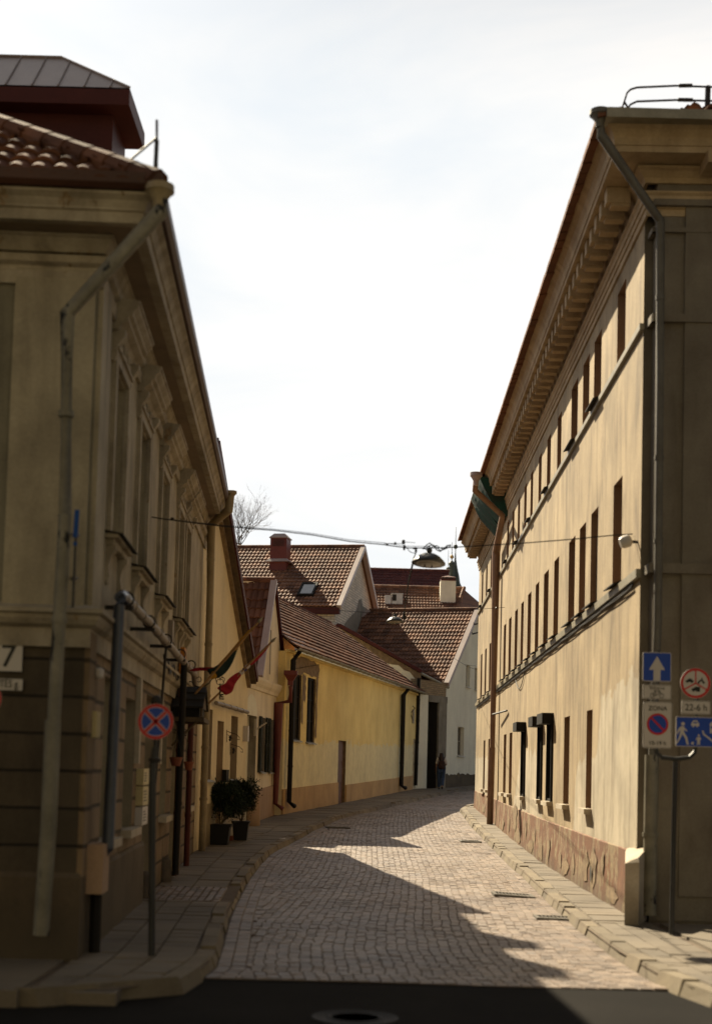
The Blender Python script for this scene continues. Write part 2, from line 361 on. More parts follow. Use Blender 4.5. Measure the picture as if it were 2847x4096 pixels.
def tiles(O, U, W, w, h, parent, mat='tile', clip=None, per=.17, row=.36, amp=.03, name='roof_tiles', rd=None):
    rnd_ = random.Random(rd or len(bpy.data.objects))
    U = V(U).normalized(); W = V(W).normalized(); N = U.cross(W)
    if N.z < 0: N = -N
    mb = MB(); S = [(0, 0), (.25, .75), (.5, 1), (.75, .75)]
    nr = max(1, round(h/row)); row = h/nr
    for r in range(nr):
        v0 = r*row; v1 = v0+row*1.04
        ua, ub = (clip(v0+row*.5) if clip else (0, w))
        if ub-ua < per: continue
        k0 = int(floor(ua/per)); k1 = int(math.ceil(ub/per)); sag = rnd_.uniform(-.006, .006)
        prof = []; jt = 0; rr = .5
        for k in range(k0, k1):
            if k % 2 == 0: jt = rnd_.uniform(-.012, .012)+(rnd_.uniform(-.05, .0) if rnd_.random() < .015 else 0); rr = rnd_.random()
            for fx, fz in S:
                u = (k+fx)*per
                if ua <= u <= ub: prof.append((u, fz*amp, jt, rr))
        if len(prof) < 2: continue
        vs = []; fs = []
        for (u, z, jt, rr) in prof:
            vs.append(O+U*u+W*(v0+jt)+N*(z+.05+sag-.04)); vs.append(O+U*u+W*(v0+jt)+N*(z+.05+sag)); vs.append(O+U*u+W*v1+N*(z+.0))
        base = len(mb.v); mb.v += vs
        for i in range(len(prof)-1):
            a = base+3*i
            mb.f += [(a+1, a+4, a+5, a+2), (a, a+3, a+4, a+1)]; mb.r += [prof[i][3]]*2; mb.m += [0, 0]
    mb.poly([O-N*.02+U*(clip(0)[0] if clip else 0), O-N*.02+U*(clip(0)[1] if clip else w), O-N*.02+W*h+U*(clip(h)[1] if clip else w), O-N*.02+W*h+U*(clip(h)[0] if clip else 0)])
    return mb.obj(name, MT[mat], parent)
def ridge(A, B, parent, mat='tile', r=.1, name='ridge_tiles', step=.36):
    A = V(A); B = V(B); L = (B-A).length; n = max(1, int(L/step)); mb = MB()
    for i in range(n):
        p = A.lerp(B, i/n); q = A.lerp(B, (i+1.12)/n)
        mb.tube([p+V((0, 0, .0)), q+V((0, 0, .015))], r*1.08, 8, r*.9); 
        for k in range(10): mb.r[-1-k] = (i*37 % 11)/11
    return mb.obj(name, MT[mat], parent)
def pipe(pts, r, mat, parent, name='downpipe', collars=True, n=10):
    m = MB(); m.tube(pts, r, n)
    if collars:
        for a, b in zip(pts, pts[1:]):
            a = V(a); b = V(b); L = (b-a).length; d = (b-a).normalized(); k = int(L/1.1)
            for i in range(1, k+1):
                c = a.lerp(b, i/(k+1)); m.tube([c-d*.025, c+d*.025], r*1.18, n)
    o = m.obj(name, MT[mat], parent); return smooth_angle(o)
def hopper(c, r, h, mat, parent, name='rain_hopper', sq=False):
    m = MB(); m.lathe(c, [(r*.42, -h*.9), (r*.42, -h*.5), (r*.95, 0), (r*1.02, 0), (r, h*.35), (r*.9, h*.35), (r*.86, .02)], 4 if sq else 14, M=Matrix.Rotation(pi/4, 3, 'Z') if sq else None)
    o = m.obj(name, MT[mat], parent); return o if sq else smooth_angle(o)
def text(txt, size, f, s, z, o, mat, parent, name='lettering', align='CENTER', sx=1, bold=.0, ext=.002):
    cu = bpy.data.curves.new('t', 'FONT'); cu.body = txt; cu.size = size; cu.align_x = align; cu.extrude = ext; cu.offset = bold
    ob = bpy.data.objects.new('t', cu); COL.objects.link(ob)
    dg = bpy.context.evaluated_depsgraph_get(); me = bpy.data.meshes.new_from_object(ob.evaluated_get(dg))
    bpy.data.objects.remove(ob)
    m = MB()
    # facade-left-to-right as seen from the street
    r = V((-f.n.y, f.n.x))   # right-hand direction when looking at the face
    b0 = f.P(s, z, o)
    base = [b0+V((r.x*v.co.x*sx, r.y*v.co.x*sx, v.co.y))+V((f.n.x, f.n.y, 0))*v.co.z for v in me.vertices]
    m.mesh(base, [tuple(p.vertices) for p in me.polygons])
    bpy.data.meshes.remove(me)
    return m.obj(name, MT[mat], parent)
# ------------------------------------------------------------------ ground, road, pavements
def interp(T, y):
    if y <= T[0][0]: return T[0][1]
    for (a, b), (c, d) in zip(T, T[1:]):
        if y <= c: return b+(d-b)*(y-a)/(c-a)
    return T[-1][1]
KL = [(10.9, -2.9), (11.15, -2.1), (11.5, -1.55), (11.9, -1.36), (13.2, -1.24), (14.8, -1.33), (17.65, -1.49), (20.5, -1.6), (23.6, -1.69), (26.5, -1.72), (28.9, -1.69), (31, -1.55), (33, -1.35), (36.3, -1.05), (41.5, -.42), (46.5, .7), (52.3, 1.93), (58, 3.2), (63.4, 4.46), (66.5, 5.4), (69, 6.6), (72, 8.6)]
KR = [(10.4, 4.2), (11.2, 3.35), (11.9, 3.01), (12.4, 2.9), (13.1, 2.8), (14.9, 2.74), (17.4, 2.78), (20.5, 2.9), (25.4, 3.08), (31.3, 3.21), (40.3, 3.36), (47.7, 3.59), (50, 3.95), (54, 5.4), (60, 8.5), (72, 14)]
WL = [(10, -2.42), (12.8, -2.46), (14.36, -2.52), (28.6, -3.13), (28.9, -3.08), (34.9, -2.62), (37.4, -2.7), (41.8, -2.0), (42.1, -1.9), (64, 2.8), (66, 4.2), (71.3, 6.1), (73, 6.8)]
WR = [(10, 3.7), (17.8, 3.6), (49, 4.2), (52, 8), (72, 20)]
ys = [-60, -20, 0, 6, 9.5, 12.5, 15, 18, 22, 25, 28, 31, 35, 38, 42, 45, 49, 53, 57, 61, 64, 68, 72, 80, 120, 200, 400]
m = MB()
for a, b in zip(ys, ys[1:]): m.poly([(-250, a, g(a)-.22), (250, a, g(a)-.22), (250, b, g(b)-.22), (-250, b, g(b)-.22)])
struct(m.obj('ground', MT['earth']))
def strip(Lf, Rf, y0, y1, h, mat, name, dl=0, dr=0, step=.8):
    m = MB(); n = int((y1-y0)/step)
    for i in range(n):
        a = y0+(y1-y0)*i/n; b = y0+(y1-y0)*(i+1)/n
        m.poly([(interp(Lf, a)+dl, a, g(a)+h), (interp(Rf, a)+dr, a, g(a)+h), (interp(Rf, b)+dr, b, g(b)+h), (interp(Lf, b)+dl, b, g(b)+h)])
    return struct(m.obj(name, MT[mat]))
def block(mb, q, zf, hgt, ins, rr, rnd_, tilt=.004):
    """one paver: quad q (x,y)*4 ; zf(y) base level"""
    c = V((sum(p[0] for p in q)/4, sum(p[1] for p in q)/4)); t = [rnd_.uniform(-tilt, tilt) for _ in range(4)]
    b = [(p[0], p[1], zf(p[1])) for p in q]
    T = []
    for p, d in zip(q, t):
        e = V((c.x-p[0], c.y-p[1])); L = e.length; e = e/L*min(ins*1.4, L*.4)
        T.append((p[0]+e.x, p[1]+e.y, zf(p[1])+hgt+d))
    i = len(mb.v); mb.v += [V(p) for p in b+T]
    for f in ((4, 5, 6, 7), (0, 1, 5, 4), (1, 2, 6, 5), (2, 3, 7, 6), (3, 0, 4, 7)):
        mb.f.append(tuple(i+k for k in f)); mb.r.append(rr); mb.m.append(0)
strip(KL, KR, 12.7, 72, -.128, 'joint', 'road')
rn = random.Random(3)
mb = MB(); y = 12.7
dip = lambda x, y: .012*sin(x*1.7+y*.6)+.008*sin(y*1.9-x)
zr = lambda y: g(y)-.125
while y < 71:
    ln = .15+rn.uniform(-.02, .02)+(0.05 if y > 45 else 0); xl = interp(KL, y)+.03; xr = interp(KR, y)-.03
    slope = (interp(KR, y+.5)-interp(KR, y-.5)); skew = -.03*(xl+1.5) + .05*sin(y*.23)
    # two border rows along either kerb
    u = 0; edges = [xl, xl+.13, xl+.26]
    x = xr-.26; inner = []
    off = rn.uniform(-.012, .012)+ .04*sin(y*.31) ; k = 0
    xs = []
    while x > xl+.33:
        xs.append(x); x -= .112
    xs = [xs[0]]+[p+off+rn.uniform(-.008, .008) for p in xs[1:]]+[xl+.27] if xs else []
    allx = sorted(xs+[xr-.13, xr]+edges[:2])
    for a, b in zip(allx, allx[1:]):
        if b-a < .05: continue
        h0 = rn.uniform(-.003, .006)
        j = [rn.uniform(-.006, .006) for _ in range(4)]
        gy = .003; gx = .002
        def yy(xx, yv): return yv+skew*(xx-xl)*.3
        q = [(a+gx, yy(a, y)+gy+j[0]), (b-gx, yy(b, y)+gy+j[0]), (b-gx+slope*ln*.5, yy(b, y+ln)-gy+j[1]), (a+gx+slope*ln*.5, yy(a, y+ln)-gy+j[1])]
        xm = (a+b)/2; dd = dip(xm, y)
        block(mb, q, lambda v, dd=dd: zr(v)+dd*.5, .011+h0*.6, .006, rn.random(), rn, .0035)
    y += ln
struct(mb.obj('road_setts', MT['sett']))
m = MB()
m.poly([(-60, -60, -.135), (60, -60, -.135), (60, 12.72, -.135), (-60, 12.72, -.135)]); struct(m.obj('cross_street', MT['asphalt']))
# pavements
strip(WL, KL, 11.3, 72, -.03, 'joint', 'left_pavement_bed', dl=-.4)
strip(KR, WR, 10.7, 50, -.03, 'joint', 'right_pavement_bed', dr=.4)
def kerb(T, side, y0, y1, name, low=None, seed=5):
    r_ = random.Random(seed); m = MB(); y = y0
    while y < y1:
        ln = r_.uniform(.55, .95)
        lo = 0
        if low and low[0] < y < low[1]: lo = -.075
        a, b = y+.008, y+ln-.008; w = .17+r_.uniform(-.01, .01); z = r_.uniform(-.012, .012)+lo; jx = r_.uniform(-.015, .015)
        xa, xb = interp(T, a)+jx, interp(T, b)+jx
        top = [(xa, a), (xb, b), (xb-side*w, b), (xa-side*w, a)] if side < 0 else [(xa-w, a), (xa, a), (xb, b), (xb-w, b)]
        if side < 0: top = [(xa, a), (xa+w, a), (xb+w, b), (xb, b)]
        t1, t2 = r_.uniform(-.02, .008), r_.uniform(-.02, .008); ch = .02
        sx = .03
        B = [(p[0]+(sx if (side > 0 and i in (1, 2)) else (-sx if side < 0 and i in (0, 3) else 0)), p[1], g(p[1])-.16) for i, p in enumerate(top)]
        Tt = [(p[0]+(-ch if (side > 0 and i in (1, 2)) else (ch if side < 0 and i in (0, 3) else 0)), p[1]+(.012 if i < 2 else -.012), g(p[1])+z+(t1 if i < 2 else t2)) for i, p in enumerate(top)]
        m.hexa(B, Tt, r_.random()); y += ln
    return struct(m.obj(name, MT['kerb']))
kerb(KL, 1, 11.05, 71, 'left_kerb', low=(18.6, 20.8)); kerb(KR, -1, 10.6, 54, 'right_kerb', seed=8)
def slabs(Lf, Rf, dl, dr, y0, y1, ncol, ln, mb, r_, gap=.006, jit=.01, mat=None, h=.03, stag=True):
    y = y0
    cols = [i/ncol for i in range(ncol+1)]
    offs = [r_.uniform(0, ln) for _ in range(ncol)] if stag else [0]*ncol
    for c in range(ncol):
        y = y0-offs[c]
        while y < y1:
            L = ln*r_.uniform(.9, 1.1); a = max(y, y0)+gap; b = min(y+L, y1)-gap; y += L
            if b-a < .05: continue
            def X(yv, k): l = interp(Lf, yv)+dl; r = interp(Rf, yv)+dr; return l+(r-l)*cols[k]
            q = [(X(a, c)+gap, a), (X(a, c+1)-gap, a), (X(b, c+1)-gap, b), (X(b, c)+gap, b)]
            block(mb, q, lambda v: g(v)-.035, h+r_.uniform(-.004, .006), .006, r_.random(), r_, .004)
r_ = random.Random(11)
mb = MB()
slabs(WL, KL, 0, -.18, 11.3, 18.6, 3, .36, mb, r_); slabs(WL, KL, 0, -.18, 20.8, 33, 2, .5, mb, r_); slabs(WL, KL, 0, -.18, 33, 71, 2, .55, mb, r_)
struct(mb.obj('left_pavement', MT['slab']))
mb = MB(); slabs(WL, KL, 0, -.16, 18.6, 20.8, 10, .24, mb, r_, gap=.009, stag=True); struct(mb.obj('entrance_setts', MT['sett']))
mb = MB(); slabs(KR, WR, .18, .0, 17.2, 49.5, 1, .33, mb, r_); slabs(KR, WR, .18, 0, 10.7, 17.2, 3, .6, mb, r_); struct(mb.obj('right_pavement', MT['slab']))
mb = MB()
for xx in range(0, 14): mb.box(3.72+xx*.9, 4.6+xx*.9, 10.6, 17.2, -.14, .003)
struct(mb.obj('corner_pavement', MT['slab']))
mb = MB()
for xx in range(0, 12): mb.box(-3.4-xx*.9, -2.52-xx*.9, 11.0, 12.9, -.14, -.002)
mb.box(-2.5, -1.8, 11.2, 12.5, -.14, -.036)
struct(mb.obj('left_corner_pavement', MT['slab']))
# ------------------------------------------------------------------ LEFT CORNER BUILDING
A0 = gnd(388, 3752); A1 = gnd(777, 3401); FA = Fac(A0, A1, 1)
S0, S1 = -1.56, 14.25
K = FA.P(S0, 0); FF = Fac((K.x-24*FA.n.x, K.y-24*FA.n.y), (K.x, K.y), 1)   # front face towards the cross street
LF = FF.L
A = thing('corner_building', 'two storey olive stucco building at left corner with pedimented upper windows and hipped tile roof', 'building', (K.x-2, 18, 0))
ops_up = [(-.35, .6), (1.95, 2.95), (4.72, 5.72), (7.62, 8.55), (9.15, 10.05)]
up = [(a, b, 4.02, 5.72) for a, b in ops_up]
gr = [(-.12, .78, .97, 2.62), (1.75, 2.7, 1.0, 2.5), (4.0, 5.5, 0.0, 2.65), (6.3, 7.2, 1.0, 2.5), (8.15, 9.05, 0.02, 2.5), (11.3, 12.2, 1.0, 2.5)]
m = MB(); rv = MB(); zb = lambda s: g(FA.P(s, 0).y)-.2
wall(FA, S0, S1, lambda s: 3.0, lambda s: 6.9, up, .16, m)
shell(FA, S0, S1, -.2, 6.75, 24, m, ends=(False, True))
m.obj('upper_wall', MT['aplast'], A)
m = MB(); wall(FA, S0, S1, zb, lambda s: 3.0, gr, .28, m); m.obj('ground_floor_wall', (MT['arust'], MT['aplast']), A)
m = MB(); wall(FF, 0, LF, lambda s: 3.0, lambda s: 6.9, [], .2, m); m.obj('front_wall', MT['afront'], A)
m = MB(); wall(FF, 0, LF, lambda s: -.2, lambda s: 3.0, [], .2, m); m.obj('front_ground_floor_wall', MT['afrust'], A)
# corner pilaster on the street side (0.9 m wide strip), slightly proud
m = MB(); m.fb(FA, S0+.02, S0+.62, 3.12, 6.25, -.02, .045)
m.fb(FF, LF-.75, LF-.02, 3.12, 6.25, -.02, .045); m.obj('corner_pilaster', MT['aplast'], A)
# quoin on the ground floor: two vertical breaks
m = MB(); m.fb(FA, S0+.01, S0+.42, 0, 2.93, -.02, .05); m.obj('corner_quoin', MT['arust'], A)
# plinth
m = MB(); P = [FF.P(0, 0), FF.P(LF, 0), FA.P(3.9, 0)]
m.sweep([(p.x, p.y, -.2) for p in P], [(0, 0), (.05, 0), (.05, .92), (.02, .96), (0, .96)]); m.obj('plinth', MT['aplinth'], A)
# string course and cornice, wrapped round the corner
zc0, zc1 = 6.80, 6.93
path = [FF.P(0, 0), FF.P(LF, 0), FA.P(S1, 0)]
m = MB(); m.sweep([(p.x, p.y, 0) for p in path], [(0, 2.78), (.045, 2.78), (.045, 2.95), (.10, 2.98), (.13, 3.03), (.13, 3.07), (.17, 3.08), (.17, 3.12), (.0, 3.17)])
m.obj('string_course', MT['atrim'], A)
m = MB(); m.sweep([(p.x, p.y, 0) for p in path], [(0, 6.1), (.04, 6.1), (.05, 6.22), (.03, 6.24), (.03, 6.27), (.08, 6.30), (.1, 6.36), (0, 6.38)]); m.obj('architrave', MT['atrim'], A)
cp = [(path[0].x, path[0].y, 6.80, 1.05), (path[1].x, path[1].y, 6.80, 1.05), (path[2].x, path[2].y, 6.93, .86)]
m = MB(); m.sweep(cp, [(0, -.40), (.06, -.40), (.09, -.34), (.11, -.28), (.13, -.27), (.13, -.25), (.0, -.24)]); m.obj('bed_moulding', MT['atrim'], A)
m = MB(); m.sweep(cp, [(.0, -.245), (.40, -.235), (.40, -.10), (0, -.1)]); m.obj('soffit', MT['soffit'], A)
m = MB(); m.sweep(cp, [(.3, -.24), (.405, -.245), (.41, -.15), (.43, -.14), (.43, -.12), (.46, -.06), (.51, -.02), (.51, .0), (.3, .0)]); o = m.obj('cornice', MT['atrim'], A)
# hoods, friezes, surrounds, sills for the upper windows
for i, (a, b, z0, z1) in enumerate(up):
    Wd = window(FA, a, b, z0, z1, .14, A, mf='whiteframe', nx=2, nz=3)
    m = MB(); fr = .12
    for x in (a-fr, b): m.fb(FA, x, x+fr, z0, z1+.02, -.01, .05)
    m.fb(FA, a-fr, b+fr, z1+.02, z1+.13, -.01, .05)
    m.fb(FA, a-fr-.03, b+fr+.03, z1+.13, z1+.16, -.01, .075)
    m.obj('surround', MT['atrim'], Wd)
    m = MB(); m.fb(FA, a-.1, b+.1, z1+.16, 6.12, -.01, .03)
    c = (a+b)/2
    for k in (-1, 0, 1):
        q = FA.P(c+k*.34, z1+.28, .03); R3 = Matrix(((FA.t.x, 0, FA.n.x), (FA.t.y, 0, FA.n.y), (0, 1, 0)))
        m.lathe(q, [(.115, 0), (.115, .03), (.075, .035), (.07, .012), (.035, .012), (.03, .04), (.001, .045)], 14, M=R3)
    m.obj('frieze', MT['atrim'], Wd)
    h = MB(); p0 = FA.P(a-.24, 0); p1 = FA.P(b+.24, 0); n2 = FA.n
    prof = [(0, 6.02), (.06, 6.02), (.09, 6.07), (.16, 6.11), (.16, 6.15), (.2, 6.17), (.2, 6.2), (.25, 6.25), (.25, 6.285), (.27, 6.29), (.27, 6.31), (0, 6.34)]
    h.sweep([(p0.x-n2.x*.02, p0.y-n2.y*.02, 0), (p0.x, p0.y, 0), (p1.x, p1.y, 0), (p1.x-n2.x*.02, p1.y-n2.y*.02, 0)][1:3], prof)
    for x in (a-.2, b+.08):    # console brackets under the hood
        pts = [(0, 5.72), (.03, 5.72), (.06, 5.78), (.05, 5.86), (.13, 5.98), (.13, 6.03), (0, 6.03)]
        L = [FA.P(x, z, o) for o, z in pts]; R_ = [FA.P(x+.12, z, o) for o, z in pts]; nn = len(pts)
        h.mesh(L+R_, [tuple(range(nn))[::-1], tuple(range(nn, 2*nn))]+[(k, (k+1) % nn, nn+(k+1) % nn, nn+k) for k in range(nn)])
    h.obj('hood', MT['atrim'], Wd)
    m = MB(); m.fb(FA, a-.17, b+.17, z0-.06, z0-.02, -.01, .13); m.fb(FA, a-.1, b+.1, z0-.12, z0-.06, -.01, .08)
    for x in (a-.08, b-.06):
        pts = [(0, z0-.5), (.02, z0-.5), (.045, z0-.42), (.03, z0-.33), (.05, z0-.24), (.1, z0-.16), (.1, z0-.12), (0, z0-.12)]
        L = [FA.P(x, z, o) for o, z in pts]; R_ = [FA.P(x+.14, z, o) for o, z in pts]; nn = len(pts)
        m.mesh(L+R_, [tuple(range(nn))[::-1], tuple(range(nn, 2*nn))]+[(k, (k+1) % nn, nn+(k+1) % nn, nn+k) for k in range(nn)])
    m.obj('sill', MT['atrim'], Wd)
    m = MB(); m.hexa([FA.P(a-.19, z0+.0, -.01), FA.P(b+.19, z0+.0, -.01), FA.P(b+.19, z0-.035, .18), FA.P(a-.19, z0-.035, .18)],
                     [FA.P(a-.19, z0+.015, -.01), FA.P(b+.19, z0+.015, -.01), FA.P(b+.19, z0-.022, .18), FA.P(a-.19, z0-.022, .18)]); m.obj('flashing', MT['zincdark'], Wd)
for i, (a, b, z0, z1) in enumerate(gr):
    if i in (2, 4): continue
    window(FA, a, b, z0, z1, .2, A, mf='whiteframe', nx=2, nz=2)
    m = MB(); m.fb(FA, a-.08, b+.08, z0-.09, z0-.0, -.01, .12); m.obj('window_sill', MT['whitestone'], A)
# doors
for (a, b, zt) in ((4.0, 5.5, 2.65), (8.15, 9.05, 2.5)):
    m = MB(); m.fb(FA, a, b, -.1, zt, -.26, -.2)
    for k in range(2):
        for z0, z1 in ((.2, .9), (1.05, 2.2)):
            x0 = a+.08+(b-a)/2*k; m.fb(FA, x0, x0+(b-a)/2-.16, z0, z1, -.2, -.18)
    D = m.obj('door', MT['wood'], A)
    m = MB(); m.tube([FA.P((a+b)/2+.05, 1.0, -.2), FA.P((a+b)/2+.05, 1.0, -.14), FA.P((a+b)/2+.17, 1.0, -.14)], .012, 6); m.obj('handle', MT['iron'], D)
# light pilaster strips above ground floor windows
m = MB(); m.fb(FA, 2.75, 2.9, 1.75, 2.78, -.01, .06); m.obj('pilaster_strip', MT['whitestone'], A)
m = MB(); m.fb(FA, 5.62, 5.77, 1.75, 2.78, -.01, .06); m.obj('pilaster_strip', MT['whitestone'], A)
m = MB(); m.fb(FA, 9.1, 9.35, 0, 2.6, -.01, .09); m.obj('door_jamb', MT['pinkbase'], A)
# roof
C35 = cos(radians(35)); s35 = sin(radians(35)); ov = .56
eC = V((K.x+FA.n.x*ov+FF.n.x*ov, K.y+FA.n.y*ov+FF.n.y*ov, 6.83))
nA = V((FA.n.x, FA.n.y, 0)); tA = V((FA.t.x, FA.t.y, 0)); nF = V((FF.n.x, FF.n.y, 0)); tF = V((FF.t.x, FF.t.y, 0))
Z = V((0, 0, 1)); HW = 5.2
wS = S1-S0+ov
endp = FA.P(S1, 6.95, .45); uA = (endp-eC).normalized(); wS = (endp-eC).length
tiles(eC+(-nA*C35+Z*s35)*.1, uA, -nA*C35+Z*s35, wS, HW/C35-.1, A, 'tiledark', clip=lambda v: (min(wS, v*C35), wS), per=.2, row=.34, amp=.02)
oF = eC-tF*25
tiles(oF, tF, -nF*C35+Z*s35, 25, HW/C35, A, 'tiledark', clip=lambda v: (0, 25-v*C35), per=.2, row=.34, amp=.05)
ridge(eC+V((0, 0, .05)), eC+(-nA-nF)*HW+Z*(HW*tan(radians(35))+.05), A, 'tiledark', r=.11)
# dark eaves boards / gutters
m = MB(); m.sweep([(path[0].x, path[0].y, 6.80, 1), (path[1].x, path[1].y, 6.80, 1), (path[2].x, path[2].y, 6.93, .82)], [(.3, .01), (.57, .01), (.61, .05), (.61, .15), (.57, .15), (.56, .08), (.3, .075)]); m.obj('eaves_board', MT['darkbrown'], A)
# end gable triangle closing the roof at the far end
pe = FA.P(S1, 6.8, 0); m = MB(); m.poly([FA.P(S1, 6.8, .3), FA.P(S1, 6.8, -9.5), FA.P(S1, 6.9+HW*.7, -HW+.5)]); m.obj('gable', MT['aplast'], A)
m = MB()
for cy_, zz in ((24.6, 9.75), (26.6, 9.75)): m = MB(); m.box(-4.1, -3.45, cy_-.28, cy_+.28, 7.6, zz); m.obj('chimney', MT['obrick'], A)
# metal clad dormer on the roof above the corner
D = MB(); y0, y1 = 17.45, 18.75; _q = at(520, 352, y0); xd = _q.x; ze = _q.z
D.box(-9, xd-.25, y0+.3, y1-.05, 7.3, ze-.07); dm = D.obj('dormer', MT['redmetal'], A)
m = MB()
m.box(-9, xd, y0, y1, ze-.22, ze-.02); m.obj('fascia', MT['redmetal'], dm)
m = MB(); ap = at(262, 262, 18.4); zr_ = ap.z
m.mesh([(-9, y0, ze), (xd, y0, ze), (xd, y1, ze), (-9, y1, ze), (-9, 18.2, zr_), (ap.x, 18.2, zr_)], [(0, 1, 5, 4), (1, 2, 5), (2, 3, 4, 5), (0, 4, 3)])
for k in range(14):
    x = xd-.25-k*.33
    tt = min(1, (xd-x)/(xd-ap.x))
    m.tube([(x, y0, ze+.012), (x, y0+(18.2-y0)*tt, ze+(zr_-ze)*tt+.012)], .012, 4)
m.tube([(xd, y0, ze+.01), (ap.x, 18.2, zr_+.01)], .015, 5); m.tube([(ap.x, 18.2, zr_+.01), (-9, 18.2, zr_+.01)], .02, 5)
m.obj('metal_roof', MT['seam'], dm)
# corner rainwater head and downpipe on front face
yh = 12.28; hd = at(640, 760, yh)
hopper(hd+V((0, 0, -.02)), .128, .17, 'creampipe', A)
pp = [at(650, 765, yh), at(645, 842, yh), at(270, 1255, 12.35), at(262, 2060, 12.4), at(215, 2900, 12.45)]
pipe(pp, .060, 'oldpipe', A)
pp2 = [at(213, 2880, 12.45), at(196, 3300, 12.47), at(165, 3740, 12.5)]
pipe(pp2, .072, 'oldpipe', A, name='cast_iron_pipe_foot')
# far downpipe of the building
yf = 27.6; P0 = at(925, 1975, yf)
hopper(P0, .11, .15, 'creampipe', A)
pipe([P0, at(915, 2040, yf), at(845, 2100, yf+.4), FA.P(14.05, 5.2, .16), FA.P(14.1, .05, .16)], .07, 'creampipe', A)
# two brown pipes and the canopy
pipe([FA.P(7.95, 2.95, .12), FA.P(7.95, .02, .12)], .042, 'darkbrown', A); pipe([FA.P(10.2, 2.6, .14), FA.P(10.2, .02, .14)], .05, 'redmetal', A)


m = MB(); c0 = 7.7; c1 = 9.0; zt, ze_ = 3.0, 2.64; oo = .5
ym = (c0+c1)/2
def cpt(s, z, o): return FA.P(s, z, o)
for a_, b_ in (((c0-.08, ze_), (ym, zt)), ((c1+.08, ze_), (ym, zt))):
    for k in range(3):
        f0, f1 = k/3, (k+1)/3+.02; sa = a_[0]+(b_[0]-a_[0])*f0; sb = a_[0]+(b_[0]-a_[0])*min(1, f1); za = a_[1]+(b_[1]-a_[1])*f0+.02; zb_ = a_[1]+(b_[1]-a_[1])*min(1, f1)
        m.hexa([cpt(sa, za-.03, 0), cpt(sa, za-.03, oo), cpt(sb, zb_-.03, oo), cpt(sb, zb_-.03, 0)], [cpt(sa, za, 0), cpt(sa, za, oo), cpt(sb, zb_, oo), cpt(sb, zb_, 0)])
cn = m.obj('door_canopy', MT['zincdark'], A)
m = MB(); m.fb(FA, c0+.03, c1-.03, ze_-.15, ze_+.02, .02, oo-.06); m.obj('shade_void_box', MT['black'], cn)  # black box in place of the shaded void under the canopy roof
m = MB(); m.fb(FA, c0-.04, c0+.03, ze_-.22, ze_-.15, .0, oo+.02); m.fb(FA, c0+.03, c1-.03, ze_-.22, ze_-.15, oo-.06, oo+.018); m.fb(FA, c1-.03, c1+.04, ze_-.22, ze_-.15, .0, oo+.02)
m.poly([cpt(c0, ze_, oo-.03), cpt(c1, ze_, oo-.03), cpt(ym, zt-.05, oo-.03)]); m.tube([cpt(c0, ze_-.18, oo-.03), cpt(c0, ze_+.02, oo-.03)], .02, 5)
m.tube([cpt(c0+.03, ze_-.2, oo-.08), cpt(c0+.03, ze_-.6, .03)], .02, 6)
m.obj('timber_frame', MT['oldwood'], cn)
m = MB(); m.tube([at(628, 690, 12.35), at(628, 480, 12.35)], .012, 6); m.tube([at(522, 640, 12.6), at(628, 550, 12.35)], .012, 6); m.tube([at(628, 560, 12.35), at(622, 690, 12.4)], .02, 6)
m.obj('snow_guard_post', MT['iron'], A)
# ------------------------------------------------------------------ CREAM GABLE HOUSE
FH = Fac((-3.08, 28.9), (-2.62, 34.9), 1)
H = thing('gable_house', 'cream plastered house with steep brown verge and tall narrow windows beside the downpipe', 'house', (-4, 32, 0))
zt_ = lambda s: 7.5-.0*s if s <= .0 else max(3.6, 7.32-.70*s)
ops = [(-.02, 1.1, 1.45, 2.92), (1.75, 2.55, .1, 2.72), (3.55, 4.5, 1.44, 2.9)]
m = MB(); rv = MB(); wall(FH, -.6, 5.9, lambda s: g(FH.P(s, 0).y)-.2, lambda s: 7.72-.69*s if s > -.6 else 8.1, ops, .25, m, extra=(0, 1, 2, 3, 4, 5.4))
shell(FH, -.6, 5.9, 0, 3.6, 7, m); m.obj('wall', (MT['cream'], MT['creamshade']), H)
for a, b, z0, z1 in (ops[0], ops[2]): window(FH, a, b, z0, z1, .2, H, sill=.1)
m = MB(); m.fb(FH, 1.75, 2.55, .1, 2.72, -.24, -.18); m.fb(FH, 1.85, 2.45, 1.2, 2.5, -.18, -.165); m.obj('door', MT['pinkbase'], H)
m = MB(); m.fb(FH, 0, 1.7, 0, .95, -.01, .03, .05, .95); m.fb(FH, 2.6, 5.85, .1, 1.0, -.01, .03, .15, 1.05); m.obj('plinth', MT['creampipe'], H)
m = MB(); va = FH.P(-.6, 8.12, .0); vb = FH.P(5.75, 3.76, .0)
sl = (vb-va).normalized(); up_ = V((0, 0, 1))
def slab_between(mb, a, b, o0, o1, thick, f):
    n = V((f.n.x, f.n.y, 0)); d = (b-a).normalized(); w = d.cross(n).normalized()
    if w.z < 0: w = -w
    mb.hexa([a+n*o0, b+n*o0, b+n*o1, a+n*o1], [a+n*o0+w*thick, b+n*o0+w*thick, b+n*o1+w*thick, a+n*o1+w*thick])
slab_between(m, va, vb, -6, .22, .05, FH); m.obj('roof_deck', MT['oldwood'], H)
m = MB(); slab_between(m, va+V((0, 0, .05)), vb+V((0, 0, .05)), .2, .26, .16, FH); slab_between(m, va+V((0, 0, .2)), vb+V((0, 0, .2)), -6, .24, .03, FH); m.obj('verge_board', MT['redmetal'], H)
m = MB(); slab_between(m, va-V((0, 0, .1)), vb-V((0, 0, .1)), .0, .09, .1, FH); m.obj('verge_render', MT['bareplast'], H)
